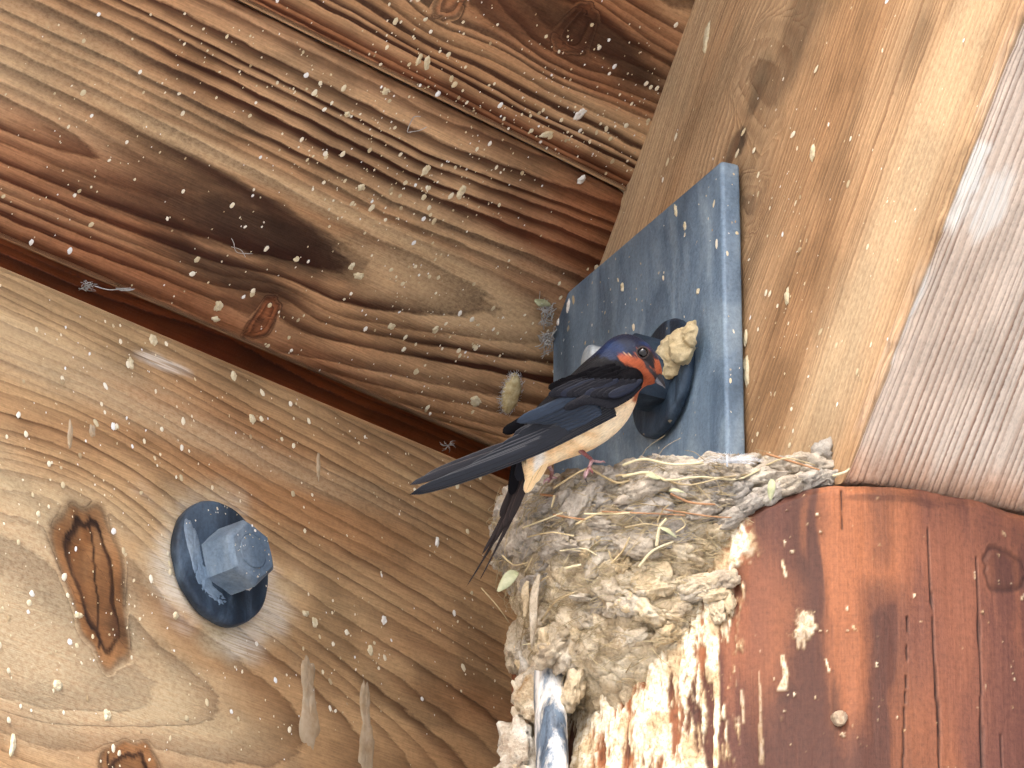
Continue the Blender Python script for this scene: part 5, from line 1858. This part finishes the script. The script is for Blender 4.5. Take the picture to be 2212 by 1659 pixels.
def splat(px, py, pt, n, w, h, parent, tilt=0.0, seed=0, mat='dropping', name='dropping', thick=0.0012):
    """an irregular crust on a flat surface; w, h in metres, h runs along the surface's upward direction"""
    p = on_plane(px, py, pt, n)
    up = unit(UPV - n * (UPV @ n))
    sd = np.cross(up, n)
    ct, st_ = math.cos(tilt), math.sin(tilt)
    a_, b_ = sd * ct + up * st_, -sd * st_ + up * ct
    vs_, fs = [], []
    K, N = 28, 6
    sv = Vector((seed * 3.7, seed * 1.3, 0))
    for q in range(N):
        f = 1 - q / (N - 1) if q < N - 1 else 0.02
        for k in range(K):
            an = 2 * math.pi * k / K
            e = 1 + 0.42 * mnoise.noise(Vector((math.cos(an) * 1.6, math.sin(an) * 1.6, 0)) + sv) + 0.22 * mnoise.noise(Vector((math.cos(an) * 4, math.sin(an) * 4, 3)) + sv)
            x, y = math.cos(an) * f * e * w / 2, math.sin(an) * f * e * h / 2
            hz = thick * (1 - f ** 4) * (0.65 + 0.7 * mnoise.noise(Vector((x * 500, y * 500, seed)))) - (0.0006 if q == 0 else 0)
            vs_.append(p + a_ * x + b_ * y + n * (hz + 0.0002))
    for q in range(N - 1):
        for k in range(K):
            k2 = (k + 1) % K
            fs.append((q * K + k, q * K + k2, (q + 1) * K + k2, (q + 1) * K + k))
    fs.append(tuple((N - 1) * K + k for k in range(K)))
    return mesh_from(name, vs_, fs, M[mat], True, parent)


M['dropping'] = simple_mat('chalky_dropping', srgb(228, 218, 188), srgb(202, 186, 148), 300, 0.85, 0.2, 0.5, 0.001)
M['dropping_white'] = simple_mat('white_dropping', srgb(240, 238, 232), srgb(212, 206, 192), 300, 0.8, 0.25, 0.5, 0.001)
for i_, (px, py, w, h, tl, m_, b_) in enumerate((
    (905, 128, 0.004, 0.008, 0.2, 'dropping', 1), (922, 136, 0.005, 0.011, 0.5, 'dropping', 1), (1253, 247, 0.006, 0.010, -0.4, 'dropping_white', 1), (1180, 290, 0.010, 0.004, 0.6, 'dropping', 1), (920, 368, 0.005, 0.008, -0.2, 'dropping', 0), (996, 415, 0.006, 0.010, 0.1, 'dropping', 0), (780, 405, 0.006, 0.005, 0.3, 'dropping', 0), (832, 198, 0.005, 0.005, 0, 'dropping', 0), (750, 247, 0.005, 0.004, 0, 'dropping', 0), (775, 596, 0.009, 0.005, 0.3, 'dropping', 0), (760, 575, 0.004, 0.006, 0, 'dropping', 0), (472, 660, 0.007, 0.008, 0.4, 'dropping', 0), (466, 690, 0.006, 0.004, 0, 'dropping', 0), (1028, 866, 0.012, 0.007, -0.2, 'dropping', 0), (845, 705, 0.006, 0.005, 0, 'dropping', 0), (940, 712, 0.005, 0.006, 0, 'dropping', 0), (640, 560, 0.004, 0.004, 0, 'dropping', 0), (1257, 388, 0.005, 0.007, -0.5, 'dropping_white', 1))):
    splat(px, py, T0, nC, w, h, planks[b_], tl, i_ + 1, m_)
for i_, (px, py, w, h, tl, m_) in enumerate(((332, 735, 0.006, 0.008, 0.2, 'dropping'), (505, 812, 0.005, 0.006, 0, 'dropping'), (283, 785, 0.004, 0.007, 0.3, 'dropping'), (232, 1545, 0.006, 0.008, 0.1, 'dropping'), (125, 1480, 0.007, 0.007, 0, 'dropping'), (680, 1345, 0.005, 0.007, 0.2, 'dropping'), (800, 1405, 0.004, 0.007, 0.1, 'dropping'), (660, 1325, 0.006, 0.004, 0.3, 'dropping'), (380, 1330, 0.004, 0.005, 0, 'dropping'), (170, 1330, 0.008, 0.004, 0.1, 'dropping'), (830, 1340, 0.004, 0.006, 0, 'dropping_white'), (945, 1170, 0.003, 0.007, 0, 'dropping_white'), (28, 1610, 0.004, 0.014, -0.1, 'dropping'), (545, 905, 0.005, 0.006, 0.4, 'dropping'))):
    splat(px, py, PA + nA * 0.0003, nA, w, h, beam, tl, i_ + 40, m_)
for i_, (px, py, w, h, tl, m_) in enumerate(((1612, 800, 0.006, 0.020, 0.1, 'dropping'), (1525, 85, 0.006, 0.020, -0.3, 'dropping'), (1700, 640, 0.004, 0.010, -0.2, 'dropping'), (1755, 330, 0.005, 0.010, -0.2, 'dropping'), (1610, 730, 0.004, 0.010, -0.2, 'dropping'))):
    splat(px, py, C0 + nBl * 0.0003, nBl, w, h, rafter, tl, i_ + 70, m_)
for i_, (px, py, w, h, tl, m_) in enumerate(((1460, 455, 0.004, 0.009, 0.2, 'dropping'), (1480, 488, 0.003, 0.006, 0, 'dropping'), (1345, 620, 0.004, 0.007, 0.3, 'dropping'), (1508, 630, 0.004, 0.004, 0, 'dropping'), (1228, 660, 0.004, 0.010, -0.3, 'dropping_white'), (1205, 690, 0.004, 0.010, 0.1, 'dropping_white'))):
    splat(px, py, plf, nBl, w, h, plate, tl, i_ + 90, m_)


def blob_mesh(name, balls, mat, parent=None, voxel=0.0006, rough=0.0006, rsc=350):
    """lumps merged into one skin: balls = (point, radius)"""
    bm = bmesh.new()
    for p, r in balls:
        ret = bmesh.ops.create_icosphere(bm, subdivisions=3, radius=r)
        bmesh.ops.translate(bm, verts=ret['verts'], vec=Vector(p))
    me = bpy.data.meshes.new(name)
    bm.to_mesh(me)
    bm.free()
    tmp = bpy.data.objects.new('tmp', me)
    COL.objects.link(tmp)
    md = tmp.modifiers.new('r', 'REMESH')
    md.mode = 'VOXEL'
    md.voxel_size = voxel
    md2 = tmp.modifiers.new('s', 'SMOOTH')
    md2.iterations = 24
    dg = bpy.context.evaluated_depsgraph_get()
    me2 = bpy.data.meshes.new_from_object(tmp.evaluated_get(dg))
    bpy.data.objects.remove(tmp)
    n = len(me2.vertices)
    co = np.zeros(n * 3, dtype=np.float32)
    me2.vertices.foreach_get('co', co)
    co = co.reshape(-1, 3)
    for q in range(n):
        v = Vector(co[q]) * rsc
        co[q] += np.array(mnoise.noise_vector(v)) * rough + np.array(mnoise.noise_vector(v * 0.35)) * rough * 1.6
    me2.vertices.foreach_set('co', co.ravel())
    me2.polygons.foreach_set('use_smooth', np.ones(len(me2.polygons), dtype=bool))
    me2.materials.clear()
    me2.materials.append(mat)
    me2.update()
    return link(name, me2, parent)


# fresh mud dabbed on the bolt beside the bird's head
M['mud_fresh'] = simple_mat('buff_mud', srgb(210, 195, 158), srgb(190, 172, 132), 160, 0.8, 0.2, 0.4, 0.001)
bz = float((pb2 + nBl * 0.010 - CAM) @ V_)
balls = []
for (cx, cy, r) in ((1600, 300, 42), (1640, 250, 46), (1690, 215, 46), (1735, 175, 36), (1748, 140, 24), (1750, 215, 32), (1640, 330, 52), (1690, 290, 54), (1620, 380, 36), (1650, 370, 40), (1600, 340, 36), (1720, 260, 40), (1580, 290, 24), (1640, 400, 18)):
    balls.append((on_plane(810 + CS * cx, 648 + CS * cy, plf + nBl * (0.0100 + 0.0015 * math.sin(cx * 0.7)), nBl), r * 1.34 * CS * bz / FPX))
lump = blob_mesh('mud_lump', balls, M['mud_fresh'], None, 0.0007, 0.0013, 330)
tag(lump, 'buff mud lump stuck on the plate bolt beside the bird\'s head', 'mud lump')

# cocoon on the roof board left of the bird
cc = on_plane(1098, 845, T0, nC) + nC * 0.003
up_c = unit(UPV - nC * (UPV @ nC))
sd_c = np.cross(up_c, nC)
ax_c = unit(on_plane(1109, 803, T0, nC) - on_plane(1090, 887, T0, nC))
bx_c = np.cross(ax_c, nC)
v_, f_ = ico(1.0, 4)
cv = []
for p in v_:
    tw = 1 - 0.25 * p[0] ** 2
    w = 1 + 0.10 * mnoise.noise(Vector(p) * 3) + 0.06 * mnoise.noise(Vector(p) * 9)
    gro = -0.10 * math.exp(-((p[1] / 0.12) ** 2)) * (p[2] > 0)
    cv.append(cc + ax_c * p[0] * 0.0145 * w + bx_c * p[1] * 0.0068 * tw * w + nC * (p[2] * 0.0042 * (w + gro)))
M['cocoon'] = simple_mat('cocoon_silk', srgb(216, 204, 162), srgb(176, 154, 106), 260, 0.85, 0.2, 0.6, 0.001)
coc = empty('cocoon', cc)
mesh_from('shell', cv, f_, M['cocoon'], True, coc)
tag(coc, 'small yellowish oval cocoon on the roof board left of the bird', 'cocoon')
vs_all, fs_all = [], []
for q in range(260):
    a = rnd.uniform(0, 2 * math.pi)
    p0 = cc + ax_c * math.cos(a) * 0.0140 + bx_c * math.sin(a) * 0.0064 + nC * rnd.uniform(-0.002, 0.002)
    dr = ax_c * math.cos(a) + bx_c * math.sin(a) * 1.2
    p1 = p0 + dr * rnd.uniform(0.0004, 0.0016) + (ax_c * rnd.gauss(0, 1) + bx_c * rnd.gauss(0, 1)) * 0.0012 - nC * 0.001
    a_, b_ = tube(curve_pts([p0, (p0 + p1) / 2 + nC * 0.0006, p1], 4), 0.00012, 0.00007, 3)
    b0 = len(vs_all)
    vs_all += a_
    fs_all += [tuple(i_ + b0 for i_ in f) for f in b_]
o = mesh_from('silk_fuzz', vs_all, fs_all, M['down'], True, coc)
tag(o, kind='stuff')


def web(pts, r=0.00025):
    return tube(curve_pts(pts, 18), r, r * 0.8, 4)


def web_thing(name, label, strands, mat='down', cat='cobweb'):
    vs_all, fs_all = [], []
    for pts, r in strands:
        a_, b_ = web(pts, r)
        b0 = len(vs_all)
        vs_all += list(a_)
        fs_all += [tuple(i_ + b0 for i_ in f) for f in b_]
    o = mesh_from(name, vs_all, fs_all, M[mat], True)
    tag(o, label, cat)
    return o


M['web'] = simple_mat('dusty_web', srgb(206, 204, 200), srgb(160, 158, 152), 200, 0.9, 0.1, 0.1)


def onC(px, py, off=0.0015):
    return on_plane(px, py, T0 + nC * off, nC)


strs = []
for q in range(22):
    a, r = rnd.uniform(0, 6.3), rnd.uniform(4, 20)
    c = (188 + rnd.uniform(-8, 12), 618 + rnd.uniform(-6, 6))
    strs.append(([onC(c[0] - r * math.cos(a), c[1] - r * math.sin(a) * 0.6, 0.004), onC(c[0] + rnd.uniform(-5, 5), c[1] + rnd.uniform(-5, 5), 0.006), onC(c[0] + r * math.cos(a + 0.4), c[1] + r * math.sin(a + 0.4) * 0.6, 0.004)], 0.00022))
strs.append(([onC(205, 618, 0.005), onC(235, 626, 0.006), onC(262, 624, 0.004), onC(282, 622, 0.002)], 0.00045))
for q in range(8):
    strs.append(([onC(250 + q * 3, 622, 0.003), onC(262 + q * 2, 628, 0.004), onC(270 + q * 3, 624, 0.002)], 0.0003))
web_thing('cobweb', 'grey clotted cobweb in the gap above the eave beam', strs, 'web')
web_thing('cobweb', 'thin bent white thread on the roof board above the dark flame', [([onC(908, 252), onC(893, 254), (onC(880, 283)), onC(888, 286)], 0.00035), ([onC(884, 285), onC(905, 282), onC(922, 274)], 0.00035)], 'web')
strs = []
for q in range(14):
    a, r = rnd.uniform(0, 6.3), rnd.uniform(6, 20)
    strs.append(([onC(968, 962, 0.002), onC(968 + r * 0.6 * math.cos(a), 962 + r * 0.6 * math.sin(a), 0.005), onC(968 + r * math.cos(a + 0.3), 962 + r * math.sin(a + 0.3), 0.003)], 0.00022))
web_thing('cobweb', 'starry wisp of web in the dark gap by the wing tip', strs, 'web')
strs = []
for q in range(60):
    x0, y0 = 1192 + rnd.gauss(0, 6), rnd.uniform(655, 760)
    strs.append(([onC(x0, y0, 0.004), onC(x0 - rnd.uniform(4, 22), y0 + rnd.gauss(0, 12), 0.006), onC(x0 - rnd.uniform(0, 26), y0 + rnd.gauss(8, 14), 0.002)], rnd.choice((0.0002, 0.0003, 0.0004))))
web_thing('cobweb', 'tangle of web and straw along the left edge of the steel plate', strs, 'web')
lf = leaf(onC(1155, 648, 0.004), onC(1190, 660, 0.006), 0.006, nC, 'leaf', 'dead_leaf', None, 0.1, 0.3)
tag(lf, 'small pale green leaf hanging at the plate\'s left edge', 'leaf')
strs = [([onC(520 - 20, 515, 0.002), onC(505, 525, 0.003), onC(512, 545, 0.003), onC(545, 548, 0.003)], 0.0003), ([onC(500, 533), onC(520, 540, 0.003), onC(530, 555)], 0.0003)]
web_thing('cobweb', 'curl of web across the black patch on the roof board', strs, 'web')

# old translucent dribbles on the eave beam
t = NT('dried_film')
co = t.n('TexCoord').outputs['Object']
M['film'] = t.out(t.ramp(t.noise(co, 120, 3, 0.6), [(0.35, srgb(196, 174, 140)), (0.65, srgb(222, 206, 178))]), 0.45, None, 0.4)
t.b.inputs['Alpha'].default_value = 0.5
for i_, (px, py, w, h) in enumerate(((665, 1470, 0.0115, 0.034), (668, 1550, 0.0175, 0.040), (789, 1525, 0.0105, 0.036), (791, 1615, 0.0135, 0.046))):
    splat(px, py, PA + nA * 0.0003, nA, w, h, beam, 0.0, i_ + 120, 'film', 'dribble', 0.0009)
for i_, (px, py, w, h) in enumerate(((152, 938, 0.0035, 0.018), (688, 1005, 0.003, 0.020), (200, 930, 0.005, 0.008))):
    splat(px, py, PA + nA * 0.0003, nA, w, h, beam, 0.0, i_ + 130, 'film', 'dribble', 0.0006)

# lighter paint smeared on the washer, a white highlight laid on the nut as a splat
hb = bpy.data.objects['hex_bolt']
wp = pb + nA * 0.0074
for i_, (px, py, w, h, tl) in enumerate(((418, 1185, 0.013, 0.036, 0.25), (440, 1250, 0.016, 0.026, 0.5), (470, 1295, 0.026, 0.014, -0.2))):
    splat(px, py, wp, nA, w, h, hb, tl, i_ + 150, 'steel_head', 'paint_smear', 0.0012)
splat(530, 1268, pb + nA * 0.024, unit(nA + np.array([0, 0, -1.4])), 0.011, 0.006, hb, 0.0, 171, 'dropping_white', 'dropping', 0.0010)  # white splat stands in for a highlight on the nut's lower side

# the roof goes on beyond the rafter, mirrored about it (out of the frame)
mid = C0 + hR * (BW / 2)
nn = np.outer(hR, hR)
A_ = np.eye(3) - 2 * nn
tr = 2 * nn @ mid
mirr = Matrix([[*A_[0], tr[0]], [*A_[1], tr[1]], [*A_[2], tr[2]], [0, 0, 0, 1]])
for p_ in planks:
    c_ = p_.copy()
    COL.objects.link(c_)
    c_.parent = ceiling
    c_.matrix_parent_inverse = Matrix.Translation(-Vector(ceiling.location))
    c_.matrix_basis = mirr
